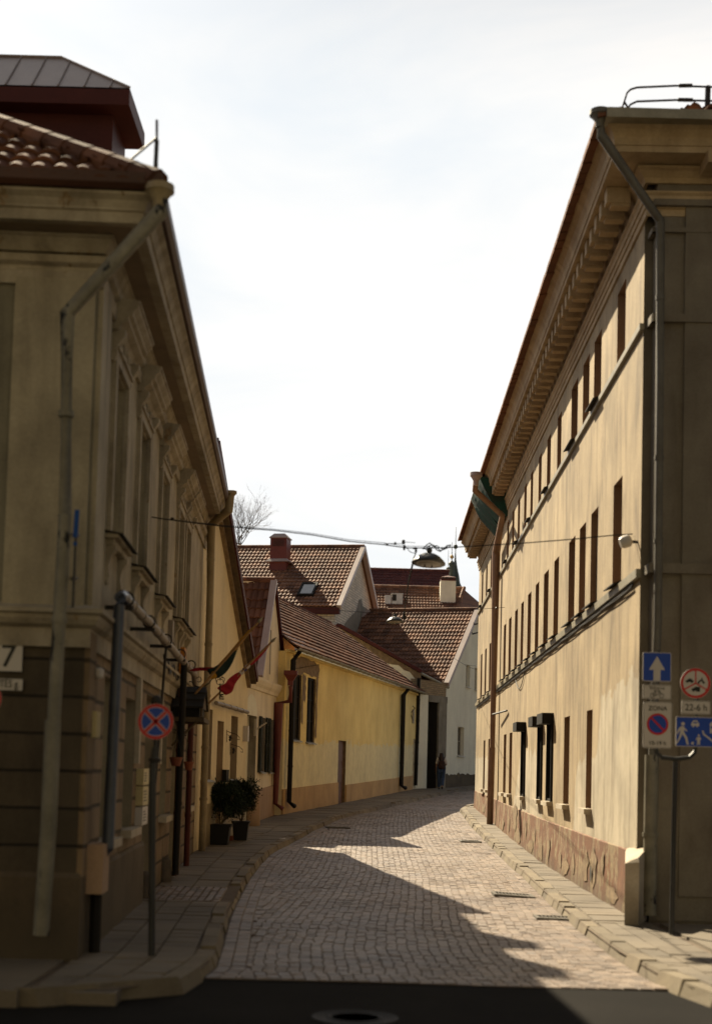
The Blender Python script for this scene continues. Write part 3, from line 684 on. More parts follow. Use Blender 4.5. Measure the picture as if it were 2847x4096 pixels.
# ------------------------------------------------------------------ PALE HOUSE WITH SMALL TILED GABLE
FP = Fac((-2.72, 37.35), (-2.27, 41.75), 1)
PH = thing('pale_house', 'small pale house with steep tiled gable, arched niche and open dark green shutters', 'house', (-3.5, 39.5, 0))
def ph(u, v, o=0): return FP.hit(u, v, o)
pk = ph(1104, 2328, .1); le = ph(1047, 2705, .1); re_ = ph(1148, 2668, .1)
sA = -1.2; arch = (ph(970, 3145)[0], ph(1019, 3145)[0])
sE = FP.L+.25
z_top = 4.15
m = MB(); rv = MB()
ac = (arch[0]+arch[1])/2; ar = (arch[1]-arch[0])/2; zs = ph(1000, 2860)[1]
wins = []
for ul, ur in ((1041, 1059), (1077, 1092), (1112, 1124)):
    a = ph(ul, 2960)[0]; b = ph(ur, 2960)[0]; wins.append((a, b, 1.62, 3.1))
ops = [(arch[0], arch[1], -.2, zs)]+wins
wall(FP, sA, sE, lambda s: g(FP.P(s, 0).y)-.2, lambda s: z_top, ops, .22, m)
# arch head: fill between square opening and round arch
n = 12
m2 = MB()
shell(FP, sA, sE, 0, z_top-.1, 6, m)
# (round head is cut as a deeper niche on top of the opening)
m.obj('wall', (MT['pink'], MT['concrete']), PH)
m = MB(); pts = [FP.P(ac+ar*cos(t), zs+ar*sin(t)*.6, .012) for t in [pi*k/n for k in range(n+1)]]
m.poly(pts); m.poly([FP.P(arch[0], -.1, -.21), FP.P(arch[1], -.1, -.21), FP.P(arch[1], zs, -.21), FP.P(arch[0], zs, -.21)])
m.obj('arched_niche', MT['white'], PH)
for (a, b, z0, z1) in wins:
    Wd = window(FP, a, b, z0, z1, .16, PH, sill=.08)
    for x, d in ((a, -1), (b, 1)):
        q = MB(); x0, x1 = (x-.34, x-.01) if d < 0 else (x+.01, x+.2)
        q.fb(FP, x0, x1, z0-.02, z1+.02, .02, .055); q.fb(FP, x0+.05, x1-.05, z0+.1, (z0+z1)/2-.05, .055, .066); q.fb(FP, x0+.05, x1-.05, (z0+z1)/2+.05, z1-.1, .055, .066)
        q.obj('shutter', MT['shuttergreen'], Wd)
m = MB(); a = arch[1]+.02; m.fb(FP, a, sE, .2, 1.12, -.01, .05, .4, 1.25); m.obj('plinth', MT['pinkbase'], PH)
m = MB(); p0 = FP.P(sA, 0); p1 = FP.P(sE, 0)
m.sweep([(p0.x, p0.y, 0), (p1.x, p1.y, 0)], [(0, 3.78), (.05, 3.8), (.07, 3.88), (.12, 3.95), (.16, 4.06), (.16, 4.12), (0, 4.18)]); m.obj('cornice', MT['pink'], PH)
m = MB(); g0 = FP.P(le[0], z_top, .03); g1 = FP.P(re_[0], z_top, .03); gp = FP.P(pk[0], pk[1], .03)
m.poly([g0, g1, gp]); m.poly([g1-nA*5, gp-nA*5, gp, g1]); m.obj('gable_wall', MT['pink'], PH)
m = MB(); m.fb(FP, pk[0]-.28, pk[0]-.12, 4.35, 5.6, .02, .035); m.obj('gable_slot', MT['concrete'], PH)
nP = V((FP.n.x, FP.n.y, 0)); tP = V((FP.t.x, FP.t.y, 0))
E0 = FP.P(le[0], z_top-.0, .02); pkP = FP.P(pk[0], pk[1], .02); up_s = (pkP-E0); Ls = up_s.length
tiles(E0-nP*7, nP, up_s, 7, Ls, PH, 'tiledark', per=.17, row=.34, amp=.04)
ridge(pkP-nP*7+V((0, 0, .04)), pkP+V((0, 0, .04)), PH, 'tiledark')
m = MB()
w = up_s.normalized().cross(nP); w = w if w.z > 0 else -w
m.hexa([E0+nP*-.06, E0+nP*.12, pkP+nP*.12, pkP-nP*.06], [E0+nP*-.06+w*.1, E0+nP*.12+w*.1, pkP+nP*.12+w*.1, pkP-nP*.06+w*.1]); m.obj('verge', MT['verge'], PH)
m = MB(); E1 = FP.P(re_[0], z_top+.3, .0); d2 = (pkP-E1).normalized(); w2 = d2.cross(nP); w2 = w2 if w2.z > 0 else -w2
m.hexa([E1-nP*5, E1+nP*.1, pkP+nP*.1, pkP-nP*5], [E1-nP*5+w2*.07, E1+nP*.1+w2*.07, pkP+nP*.1+w2*.07, pkP-nP*5+w2*.07]); m.obj('far_roof_slope', MT['redmetal'], PH)
yq = 41.15
hopper(at(1163, 2700, yq), .27, .34, 'redchim', PH, sq=True)
pipe([at(1163, 2745, yq), at(1160, 2805, yq), FP.P(FP.L-.62, 3.6, .12), FP.P(FP.L-.64, .7, .12), FP.P(FP.L-.6, .55, .34)], .07, 'redchim', PH)
# ------------------------------------------------------------------ YELLOW BUILDING
Y0 = (-1.91, 42.09); Y1 = (2.80, 64.0); FY = Fac(Y0, Y1, 1)
nY = V((FY.n.x, FY.n.y, 0)); tY = V((FY.t.x, FY.t.y, 0))
YB = thing('yellow_building', 'long low yellow plastered building with tall boarded windows and brown tiled roof', 'building', (-1.5, 53, .5))
yw = [(.2, 1.25, 2.58, 4.56), (2.0, 3.05, 2.55, 4.56)]
yd = [(6.55, 7.75, .45, 2.72), (21.5, 22.2, .9, 3.15)]
YS0, YS1 = -.7, 22.35
m = MB(); rv = MB(); wall(FY, YS0, YS1, lambda s: g(FY.P(s, 0).y)-.2, lambda s: 5.2, yw+yd, .15, m)
shell(FY, YS0, YS1, .2, 5.15, 6.2, m); m.obj('wall', (MT['yellow'], MT['bareplast']), YB)
for a, b, z0, z1 in yw: window(FY, a, b, z0, z1, .10, YB, mf='black', mg='zincdark', nx=2, nz=3, sill=.08)
for a, b, z0, z1 in yd:
    m = MB(); m.fb(FY, a, b, z0-.4, z1, -.16, -.10)
    for k in range(3): m.fb(FY, a+.1, b-.1, z0+.12+k*.72, z0+.72+k*.72, -.10, -.08)
    m.obj('door', MT['wood'] if a < 10 else MT['ybase'], YB)
m = MB()
def bp(s0, s1, ztop):
    m.fb(FY, s0, s1, g(FY.P(s0, 0).y)-.2, g(FY.P(s0, 0).y)+ztop, -.01, .05, g(FY.P(s1, 0).y)-.2, g(FY.P(s1, 0).y)+ztop)
bp(YS0, 6.53, .72); bp(7.77, 21.45, .60); m.obj('plinth', MT['ybase'], YB)
rr = random.Random(2)
m = MB()      # bare render round the tall windows
def ragged(f, s0, s1, z0, z1, o, k=10, j=.08):
    P_ = []
    for i in range(k): P_.append((s0+(s1-s0)*i/k, z0+rr.uniform(-j, j)))
    for i in range(k): P_.append((s1+rr.uniform(-j, j), z0+(z1-z0)*i/k))
    for i in range(k): P_.append((s1-(s1-s0)*i/k, z1+rr.uniform(-j, j)))
    for i in range(k): P_.append((s0+rr.uniform(-j, j), z1-(z1-z0)*i/k))
    return [f.P(a, b, o) for a, b in P_]
m.poly(ragged(FY, .15, 3.4, 4.62, 5.12, .014)); m.poly(ragged(FY, 1.3, 1.46, 3.1, 4.6, .012, 6, .05)); m.poly(ragged(FY, 3.1, 3.3, 2.7, 4.7, .012, 8, .06)); m.poly(ragged(FY, 1.5, 1.75, 3.8, 4.6, .012, 6, .06))
m.obj('bare_render', MT['bareplast'], YB)
E_ = FY.P(YS0, 5.26, .28); hR = 3.28; slp = radians(38.5)
pts_u = tY; 
tiles(E_, tY, -nY*cos(slp)+Z*sin(slp), 23.6, hR/cos(slp), YB, 'tiledark', clip=lambda v: (0, 23.6-5.3*v/(hR/cos(slp))), per=.19, row=.30, amp=.035)
ridge(E_+(-nY*cos(slp)+Z*sin(slp))*(hR/cos(slp)), E_+(-nY*cos(slp)+Z*sin(slp))*(hR/cos(slp))+tY*18.2, YB, 'tiledark')
m = MB(); top = E_+(-nY*cos(slp)+Z*sin(slp))*(hR/cos(slp)); m.poly([top, top+tY*18.3, top+tY*18.3-nY*3.2-Z*2.4, top-nY*3.2-Z*2.4]); q5 = E_+tY*23.6; m.hexa([top+tY*18.2-Z*.06, top+tY*18.4-Z*.06, q5+tY*.1-Z*.06, q5-tY*.1-Z*.06], [top+tY*18.2+Z*.07, top+tY*18.4+Z*.07, q5+tY*.1+Z*.07, q5-tY*.1+Z*.07]); m.obj('rear_roof_slope', MT['tiledark'], YB)
m = MB(); G0 = FY.P(YS0-.05, 5.24, .33); G1 = FY.P(22.5, 5.26, .33); n = 8
for k in range(n):
    a0, a1 = pi+pi*k/n, pi+pi*(k+1)/n; r0 = .075
    m.poly([G0+nY*cos(a0)*r0+Z*sin(a0)*r0, G0+nY*cos(a1)*r0+Z*sin(a1)*r0, G1+nY*cos(a1)*r0+Z*sin(a1)*r0, G1+nY*cos(a0)*r0+Z*sin(a0)*r0])
for k in range(28): c = G0.lerp(G1, (k+.5)/28); m.tube([c+nY*.08+Z*.0, c+nY*.06-Z*.06, c-Z*.083, c-nY*.09], .012, 4)
m.obj('gutter', MT['zinc'], YB)
m = MB(); a = E_+Z*.06-nY*.05; 
m.hexa([a+tY*.1, a+tY*3.2, a+tY*3.2-nY*.6*cos(slp)+Z*.6*sin(slp), a+tY*.1-nY*1.0*cos(slp)+Z*1.0*sin(slp)], [q+Z*.03 for q in (a+tY*.1, a+tY*4.2, a+tY*1.6-nY*.9*cos(slp)+Z*.9*sin(slp), a+tY*.1-nY*1.0*cos(slp)+Z*1.0*sin(slp))]); m.obj('snow_flashing', MT['zinclight'], YB)
m = MB(); m.fb(FY, YS0, 22.3, 5.12, 5.2, -.02, .1); m.obj('eaves_soffit', MT['yellow'], YB)
pipe([FY.P(-.35, 5.18, .33), FY.P(-.38, 4.9, .14), FY.P(-.38, .75, .14), FY.P(-.05, .62, .22)], .07, 'black', YB)
pipe([FY.P(18.1, 5.18, .33), FY.P(18.0, 4.9, .14), FY.P(18.0, 1.12, .14), FY.P(18.4, 1.02, .25)], .085, 'black', YB)
# ------------------------------------------------------------------ GATEWAY BUILDING
FG = Fac((2.80, 64.0), (4.2, 66.0), 1)
GB = thing('gateway_building', 'narrow building with tall dark gateway under crumbling white gable and tiled lean roof', 'building', (3, 66, .9))
def gh(u, v, o=0): return FG.hit(u, v, o)
ga = gh(1706, 2950)[0]; gb_ = gh(1747, 2950)[0]; gz = gh(1725, 2808)[1]
m = MB(); wall(FG, -.6, FG.L, lambda s: .6, lambda s: gh(1740, 2725)[1], [(ga, gb_, .6, gz)], .5, m); shell(FG, -.6, FG.L, .6, 5.5, 6, m); m.obj('wall', (MT['obrick'], MT['dark']), GB)
m = MB(); m.fb(FG, ga, gb_, .6, gz, -.5, -.44); m.obj('gate', MT['dark'], GB)
m = MB(); m.fb(FG, gb_, FG.L-.02, .7, gz, -.02, .08); m.fb(FG, ga-.02, FG.L-.02, gz, gz+.3, -.02, .1); m.obj('concrete_frame', MT['concrete'], GB)
m = MB(); m.fb(FG, -.6, ga-.03, .7, gz+.3, -.02, .06); m.obj('white_pier', MT['white'], GB)
pipe([FG.P(-.25, 5.9, .2), FG.P(-.25, 1.1, .16)], .08, 'black', GB)
gA = at(1355, 2507, 65.0); gD = at(1683, 2692, 64.0); gC = at(1792, 2748, 66.4); gB = gA+(gC-gD)*3.0
upv = (gA-gD); Wv = upv.normalized(); Uv = (gC-gD).normalized(); Uv = (Uv-Wv*Uv.dot(Wv)).normalized()
tiles(gD+Z*.02, Uv, Wv, 9, upv.length, GB, 'tiledark', clip=lambda v: (0, 3.0+v*1.25), per=.19, row=.32)
m = MB(); wn = Wv.cross(Uv); wn = wn if wn.z > 0 else -wn
m.hexa([gD-Uv*.12, gD+Uv*.18, gA+Uv*.18, gA-Uv*.12], [q+wn*.16 for q in (gD-Uv*.12, gD+Uv*.18, gA+Uv*.18, gA-Uv*.12)]); m.obj('verge', MT['redmetal'], GB)
gm = gA*2-gD; gm = V((gA.x-(gD.x-gA.x), gA.y+.9, gD.z))
m = MB(); m.hexa([gA-Uv*.12, gA+Uv*6, gm+Uv*6, gm-Uv*.12], [q+Z*.15 for q in (gA-Uv*.12, gA+Uv*6, gm+Uv*6, gm-Uv*.12)]); m.obj('rear_roof_slope', MT['redmetal'], GB)
m = MB(); m.poly([gD+Z*-.05, gA-Z*.05, gm, gm-Z*4, gD-Z*3.2]); m.obj('gable_wall', MT['white'], GB)
m = MB(); top_ = []; bot = []
for k in range(16):
    t = k/15; p = gD.lerp(gA, t)-Uv*.02; top_.append(p-Z*.03); bot.append(p-Z*(.32+rr.uniform(-.12, .16)))
m.poly(top_+bot[::-1]); m.obj('crumbled_render', MT['bareplast'], GB)
m = MB(); m.tube([gC+Z*-.02, gD-Z*.02], .07, 8); m.obj('gutter', MT['zinc'], GB)
# ------------------------------------------------------------------ BRICK GABLE BUILDING
BG = thing('brick_gable_building', 'tall building of whitewashed brick with wide brown tile roof, skylight and red chimney', 'building', (-3, 70, .9))
p0 = at(1356, 2428, 66.0); d11 = V((sin(radians(11.2)), cos(radians(11.2)), 0)); nB = V((d11.y, -d11.x, 0))   # gable direction / normal
w_ = 11.2; zE = p0.z; zP = at(1467, 2190, 71.5).z
pE = p0; pM = p0+d11*(w_/2); pM.z = zP; pF = p0+d11*w_
x0w = V((pE.x, pE.y, 0))-nB*.25-d11*-.3
FB = Fac((x0w.x, x0w.y), (x0w.x+d11.x*(w_-.6), x0w.y+d11.y*(w_-.6)), 1)
m = MB(); wall(FB, 0, w_-.6, lambda s: .5, lambda s: zE-.05+(zP-zE)*(1-abs(s-(w_/2-.3))/(w_/2)), [], .2, m, extra=(w_/2-.3,))
FB2 = Fac((x0w.x-nB.x*14, x0w.y-nB.y*14), (x0w.x, x0w.y), 1)
wall(FB2, 0, 14, lambda s: .5, lambda s: zE, [], .2, m); m.poly([FB.P(w_-.6, .5), FB.P(w_-.6, zE), FB.P(w_-.6, zE, -14), FB.P(w_-.6, .5, -14)]); m.obj('wall', MT['wbrick'], BG)
m = MB(); q = [FB.hit(u, v, .02) for u, v in [(1376, 2530), (1378, 2496), (1397, 2472), (1428, 2440), (1436, 2400), (1446, 2396), (1450, 2424), (1470, 2436), (1486, 2450), (1470, 2540)]]
m.poly([FB.P(a, b, .02) for a, b in q]); m.obj('grey_render_patch', MT['concrete'], BG)
up1 = pM-pE; 
tiles(pE-nB*14, nB, up1, 14, up1.length, BG, 'tile', per=.19, row=.37, amp=.04)
ridge(pM-nB*14+Z*.05, pM+Z*.05, BG)
m = MB(); m.poly([pM, pM-nB*14, pF-nB*14, pF]); m.obj('rear_roof_slope', MT['tile'], BG)
m = MB()
for a, b in ((pE, pM), (pF, pM)):
    d = (b-a).normalized(); w = d.cross(nB); w = w if w.z > 0 else -w
    m = MB(); m.hexa([a-nB*.12-w*.12, a+nB*.1-w*.12, b+nB*.1-w*.12, b-nB*.12-w*.12], [a-nB*.12+w*.1, a+nB*.1+w*.1, b+nB*.1+w*.1, b-nB*.12+w*.1]); m.obj('verge', MT['verge'], BG)
m = MB(); dd = V((d11.x, d11.y, 0)); m.hexa([pE-nB*14-Z*.32, pE-Z*.32, pE-Z*.32+dd*.3, pE-nB*14-Z*.32+dd*.3], [pE-nB*14-Z*.02, pE-Z*.02, pE-Z*.02+dd*.3, pE-nB*14-Z*.02+dd*.3]); m.obj('fascia', MT['redmetal'], BG)
cpos = at(1122, 2190, 70.3); ch = MB(); fx, fy = nB, d11
def obox(mb, c, hx, hy, z0, z1, top=None):
    a = [c-fx*hx-fy*hy, c+fx*hx-fy*hy, c+fx*hx+fy*hy, c-fx*hx+fy*hy]; tt = top or 1
    b = [c+(q-c)*tt for q in a]
    mb.hexa([V((q.x, q.y, z0)) for q in a], [V((q.x, q.y, z1)) for q in b])
obox(ch, cpos, .42, .42, cpos.z-1.2, cpos.z+.42); CHo = ch.obj('chimney', MT['redchim'], BG)
ch = MB(); obox(ch, cpos, .47, .47, cpos.z+.42, cpos.z+.47); obox(ch, cpos, .45, .45, cpos.z+.47, cpos.z+.66, .6); obox(ch, cpos, .62, .62, cpos.z-.78, cpos.z-.62, .72); ch.obj('chimney_cap', MT['verge'], CHo)
ch = MB()
for k in range(5): 
    c = cpos-fy*.43; obox(ch, V((c.x, c.y, 0)), .28, .015, cpos.z+.02+k*.07, cpos.z+.05+k*.07)
ch.obj('louvre', MT['darkbrown'], CHo)
# skylight on the slope
un = up1.normalized(); nn_ = nB.cross(un); nn_ = nn_ if nn_.z > 0 else -nn_
sk0 = at(1187, 2378, 67.2)
t_ = (sk0-pE).dot(un); s_ = (sk0-pE).dot(nB); base_ = pE+un*t_+nB*s_
sw, sh = .78, 1.3
m = MB()
for (a0, a1, b0, b1) in ((0, .09, 0, sh), (sw-.09, sw, 0, sh), (.09, sw-.09, 0, .09), (.09, sw-.09, sh-.09, sh)):
    c = [base_+nB*a0+un*b0, base_+nB*a1+un*b0, base_+nB*a1+un*b1, base_+nB*a0+un*b1]; m.hexa(c, [q+nn_*.16 for q in c])
SK = m.obj('skylight', MT['black'], BG)
m = MB(); m.poly([base_+nB*.09+un*.09+nn_*.12, base_+nB*(sw-.09)+un*.09+nn_*.12, base_+nB*(sw-.09)+un*(sh-.09)+nn_*.12, base_+nB*.09+un*(sh-.09)+nn_*.12]); m.obj('pane', MT['skyglass'], SK)
# ------------------------------------------------------------------ WHITE HOUSE AT THE BEND
c1 = at(1787, 2738, 66.0); c2_ = at(1911, 2441, 71.3); dW = V((c2_.x-c1.x, c2_.y-c1.y, 0)).normalized(); nW = V((dW.y, -dW.x, 0))
halfw = V((c2_.x-c1.x, c2_.y-c1.y, 0)).length
WH = thing('white_house', 'white plastered house at the bend with large sunlit brown tiled roof', 'house', (4, 70, 1))
FWh = Fac((c1.x-nW.x*.12, c1.y-nW.y*.12), (c1.x-nW.x*.12+dW.x*halfw*2, c1.y-nW.y*.12+dW.y*halfw*2), 1)
def wh(u, v): return FWh.hit(u, v)
wo = []
for (u0, u1, v0, v1) in ((1862, 1878, 2660, 2745), (1897, 1912, 2672, 2757), (1828, 1853, 2908, 3022)):
    a = wh(u0, v1); b = wh(u1, v1); t0 = wh((u0+u1)/2, v0); wo.append((a[0], b[0], a[1], t0[1]))
m = MB(); wall(FWh, 0, halfw*2, lambda s: .7, lambda s: c1.z-.05+(c2_.z-c1.z)*(1-abs(s-halfw)/halfw), wo, .25, m, extra=(halfw,))
FW2 = Fac((c1.x-nW.x*9, c1.y-nW.y*9+.0), (c1.x-nW.x*.12, c1.y-nW.y*.12), 1)
wall(FW2, 0, FW2.L, lambda s: .7, lambda s: c1.z, [], .2, m); m.obj('wall', MT['white'], WH)
for o_ in wo: window(FWh, *o_, .2, WH, mf='whiteframe', nx=1, nz=2, sill=.1)
m = MB(); bt = []; zz0 = 1.75
S_ = [k*.35 for k in range(26)]
tp = [FWh.P(s, g(FWh.P(s, 0).y)+.58+rr.uniform(-.07, .09), .04) for s in S_]; bb = [FWh.P(s, g(FWh.P(s, 0).y)-.2, .04) for s in S_]
for k in range(25): m.poly([bb[k], bb[k+1], tp[k+1], tp[k]]); m.poly([tp[k], tp[k+1], tp[k+1]-nW*.06, tp[k]-nW*.06])
m.obj('plinth', MT['whitebase'], WH)
upw = c2_-c1; 
LW = 5.75
tiles(c1-nW*9.5, nW, upw, 9.5, upw.length, WH, 'tile', clip=lambda v: (2.6+max(0, (1-v/upw.length))*-2.0 if False else 3.75-1.1*(1-v/upw.length)*3, 9.5), per=.18, row=.37, amp=.04)
ridge(c2_-nW*5.75+Z*.05, c2_+Z*.05, WH)
m = MB(); m.poly([c2_, c2_-nW*9.5, c2_-nW*9.5+dW*halfw-Z*3.9, c2_+dW*halfw-Z*3.9]); m.obj('rear_roof_slope', MT['tile'], WH)
m = MB(); pL = c2_-nW*5.75; pL2 = c1-nW*8.9
for a, b in ((c1, c2_), (V((c2_.x, c2_.y, 0))+dW*halfw+Z*(c1.z), c2_), (pL2, pL)):
    d = (b-a).normalized(); w = d.cross(nW); w = w if w.z > 0 else -w
    m = MB(); m.hexa([a-nW*.14-w*.1, a+nW*.1-w*.1, b+nW*.1-w*.1, b-nW*.14-w*.1], [a-nW*.14+w*.11, a+nW*.1+w*.11, b+nW*.1+w*.11, b-nW*.14+w*.11]); m.obj('verge', MT['verge'], WH)
# ------------------------------------------------------------------ RIGHT CORNER BUILDING
R0 = gnd(2541, 3671); R1 = gnd(1897, 3228); FR = Fac(R0, R1, -1)
nR = V((FR.n.x, FR.n.y, 0)); tR = V((FR.t.x, FR.t.y, 0))
RB = thing('ochre_corner_building', 'three storey ochre building on the right with bracketed cornice and peeling red plinth', 'building', (6, 30, 0))
RL = FR.L
zl = lambda s: 4.34-.0085*s; zu = lambda s: 7.50-.0095*s
mid = [(1.45, 2.2), (3.63, 4.36), (4.93, 5.66), (6.2, 7.02), (8.42, 9.17), (10.05, 10.88), (11.75, 12.45), (13.3, 14.05), (14.98, 15.6), (16.42, 17.15), (18.1, 18.8), (19.65, 20.35), (23.0, 23.7), (24.75, 25.45), (26.6, 27.3), (28.5, 29.2)]
topw = [(1.38, 2.08), (3.54, 4.3), (4.8, 5.55), (6.16, 7.0), (8.38, 9.0), (10.07, 10.7), (11.69, 12.25), (13.36, 13.9), (14.76, 15.35), (16.34, 16.9), (17.82, 18.4), (19.3, 19.9), (23.0, 23.7), (24.9, 25.6), (26.9, 27.6), (28.8, 29.5)]
gw = [(3.9, 4.52), (6.53, 7.27), (8.85, 9.65), (10.58, 11.29), (13.95, 14.7), (17.25, 18.0), (18.92, 19.7), (24.55, 25.15), (26.4, 27.1)]
ops = [(a, b, zl(a)+.09, zl(a)+1.54) for a, b in mid]+[(a, b, zu(a)+.06, zu(a)+1.12) for a, b in topw]+[(a, b, 1.24, 2.76) for a, b in gw]
m = MB(); rv = MB(); DR = .26
wall(FR, 0, RL, lambda s: g(FR.P(s, 0).y)-.2, lambda s: 9.45, ops, DR, m, extra=(5, 10, 15, 20, 25))
shell(FR, 0, RL, -.2, 9.4, 9, m, ends=(False, True)); m.obj('wall', (MT['rplast'], MT['reveal']), RB)
def flash(m, a, b, z, o):
    m.hexa([FR.P(a-.05, z, -.01), FR.P(b+.05, z, -.01), FR.P(b+.05, z-.045, o), FR.P(a-.05, z-.045, o)], [FR.P(a-.05, z+.015, -.01), FR.P(b+.05, z+.015, -.01), FR.P(b+.05, z-.03, o), FR.P(a-.05, z-.03, o)])
for a, b in mid: Wd = window(FR, a, b, zl(a)+.09, zl(a)+1.54, .24, RB, nx=2, nz=3); m = MB(); flash(m, a, b, zl(a)+.075, .12); m.obj('flashing', MT['zincdark'], Wd)
for i, (a, b) in enumerate(topw):
    Wd = window(FR, a, b, zu(a)+.06, zu(a)+1.12, .24, RB, nx=2, nz=2)
    if i % 2: m = MB(); flash(m, a, b, zu(a)+.05, .13); m.obj('flashing', MT['zincdark'], Wd)
for i, (a, b) in enumerate(gw):
    Wd = window(FR, a, b, 1.24, 2.76, .24 if i not in (2, 3, 4) else .03, RB, mf='frame' if i not in (2, 3, 4) else 'black', mg='glass' if i not in (2, 3, 4) else 'black', nx=2 if i not in (2, 3, 4) else 1, nz=3 if i not in (2, 3, 4) else 1)
    m = MB(); m.fb(FR, a-.06, b+.06, 1.16, 1.24, -.01, .12, r=.5); m.obj('sill', MT['whitestone'], Wd)
    if i in (2, 3, 4):
        m = MB(); m.fb(FR, a-.03, b+.08, 2.7, 2.9, -.01, .22); m.obj('shutter_box', MT['black'], Wd)
        m = MB(); m.fb(FR, a, a+.035, 1.24, 2.7, -.01, .04); m.fb(FR, b-.035, b, 1.24, 2.7, -.01, .04); m.obj('shutter_rail', MT['black'], Wd)
# bricked-up second mid window (paler plaster infill)
a, b = mid[1]; m = MB(); m.fb(FR, a+.01, b-.01, zl(a)+.1, zl(a)+1.2, -.16, -.09); m.obj('plaster_infill', MT['concrete'], RB)
# ledges
m = MB()
for i in range(15):
    s0 = RL*i/15; s1 = RL*(i+1)/15; m.fb(FR, s0, s1-.02, zl(s0)-.08, zl(s0)+.03, -.01, .055, zl(s1)-.08, zl(s1)+.03)
m.obj('string_course', MT['zinc'], RB)
m = MB()
for i in range(15):
    s0 = RL*i/15; s1 = RL*(i+1)/15; m.fb(FR, s0, s1-.015, zu(s0)-.05, zu(s0)+.03, -.01, .05, zu(s1)-.05, zu(s1)+.03)
m.obj('upper_string_course', MT['zinc'], RB)
# plinth with worn lower edge
m = MB(); top = []; bot = []
S_ = [i*.3 for i in range(int(RL/.3)+1)]
zp = lambda s: .80+.004*s+g(FR.P(s, 0).y)*.35
for a, b in zip(S_, S_[1:]):
    oa, ob = .03+.012*sin(a*3.1), .03+.012*sin(b*3.1)
    m.poly([FR.P(a, g(FR.P(a, 0).y)-.1, oa+.02), FR.P(b, g(FR.P(b, 0).y)-.1, ob+.02), FR.P(b, zp(b), ob*.7), FR.P(a, zp(a), oa*.7)])
    m.poly([FR.P(a, zp(a), oa*.7), FR.P(b, zp(b), ob*.7), FR.P(b, zp(b)+.02, -.01), FR.P(a, zp(a)+.02, -.01)])
m.obj('plinth', MT['plinth'], RB)
# crumbled holes in the plinth
for s, z, w, h in ((3.3, .42, .42, .62), (4.1, .35, .3, .5), (5.6, .3, .25, .4), (8.9, .3, .3, .5), (13.2, .42, .22, .5), (15.8, .55, .5, .6), (7.2, .25, .35, .3), (1.6, .15, .5, .25), (2.4, .5, .15, .35), (6.4, .2, .4, .3), (10.2, .2, .4, .35), (11.4, .45, .14, .4), (12.1, .15, .5, .25), (14.6, .2, .4, .35), (17.2, .3, .3, .4), (18.9, .2, .5, .3), (24.0, .3, .4, .5), (26.0, .2, .6, .3)):
    zz = g(FR.P(s, 0).y); n = 14; m = MB()
    pq = [(s+w*cos(2*pi*k/n)*rr.uniform(.5, 1.15), max(.01, z+h*.5*sin(2*pi*k/n)*rr.uniform(.6, 1.2))) for k in range(n)]
    m.poly([FR.P(a_, zz+b_, .054-.02*b_/.8+.014*sin(a_*3.1)*(1-.3*b_)+.004) for a_, b_ in pq]); m.obj('crumbled_patch', MT['bareplast'], RB)
m = MB(); n = 12; s, z = 3.45, .3; m.poly([FR.P(s+.1*cos(2*pi*k/n)*rr.uniform(.6, 1.1), z+.13*sin(2*pi*k/n)*rr.uniform(.7, 1.1), .062) for k in range(n)]); m.obj('vent_hole', MT['dark'], RB)
# cornice
zt0 = 9.86
m = MB(); fp = [FR.P(RL+.0, 0), FR.P(0, 0)]
cx_ = 3.66; cy_ = 17.6
fpath = [(FR.P(RL, 0).x, FR.P(RL, 0).y, 9.70, 1), (FR.P(20, 0).x, FR.P(20, 0).y, 9.80, 1), (FR.P(-.2, 0).x, 17.62, zt0, 1), (18, 17.3, zt0, 1)]
def csweep(prof, name, mat, sm=False):
    q = MB(); q.sweep(fpath, prof); o = q.obj(name, MT[mat], RB); return o
csweep([(0, -1.02), (.03, -1.02), (.03, -.93), (.05, -.925), (.05, -.85), (.07, -.845), (.07, -.77), (.10, -.74), (.10, -.72), (0, -.70)], 'architrave', 'rtrim')
csweep([(0, -.60), (.05, -.60), (.07, -.54), (.13, -.47), (.17, -.45), (.17, -.42), (.0, -.40)], 'bed_moulding', 'rtrim')
csweep([(0, -.41), (.20, -.40), (.50, -.40), (.50, -.31), (.0, -.31)], 'corona', 'rtrim')
csweep([(.3, -.32), (.515, -.32), (.52, -.29), (.53, -.22), (.57, -.14), (.63, -.09), (.65, -.06), (.65, -.03), (.3, -.02)], 'cyma', 'rtrim')
m = MB(); n = int(RL/.455)
for k in range(n):
    s = .35+k*.455; 
    if s > RL-.2: break
    zt = zt0-.41-.005*s+ .0
    m = MB(); m.fb(FR, s, s+.2, zt-.2, zt+.005, .13, .44); m.fb(FR, s+.012, s+.188, zt-.24, zt-.2, .13, .38); m.obj('modillion', MT['rtrim'], RB)
for k in range(18):
    x = 4.15+k*.7; m = MB(); m.box(x, x+.22, 17.0, 17.42, zt0-.56, zt0-.40); m.obj('modillion', MT['rtrim'], RB)
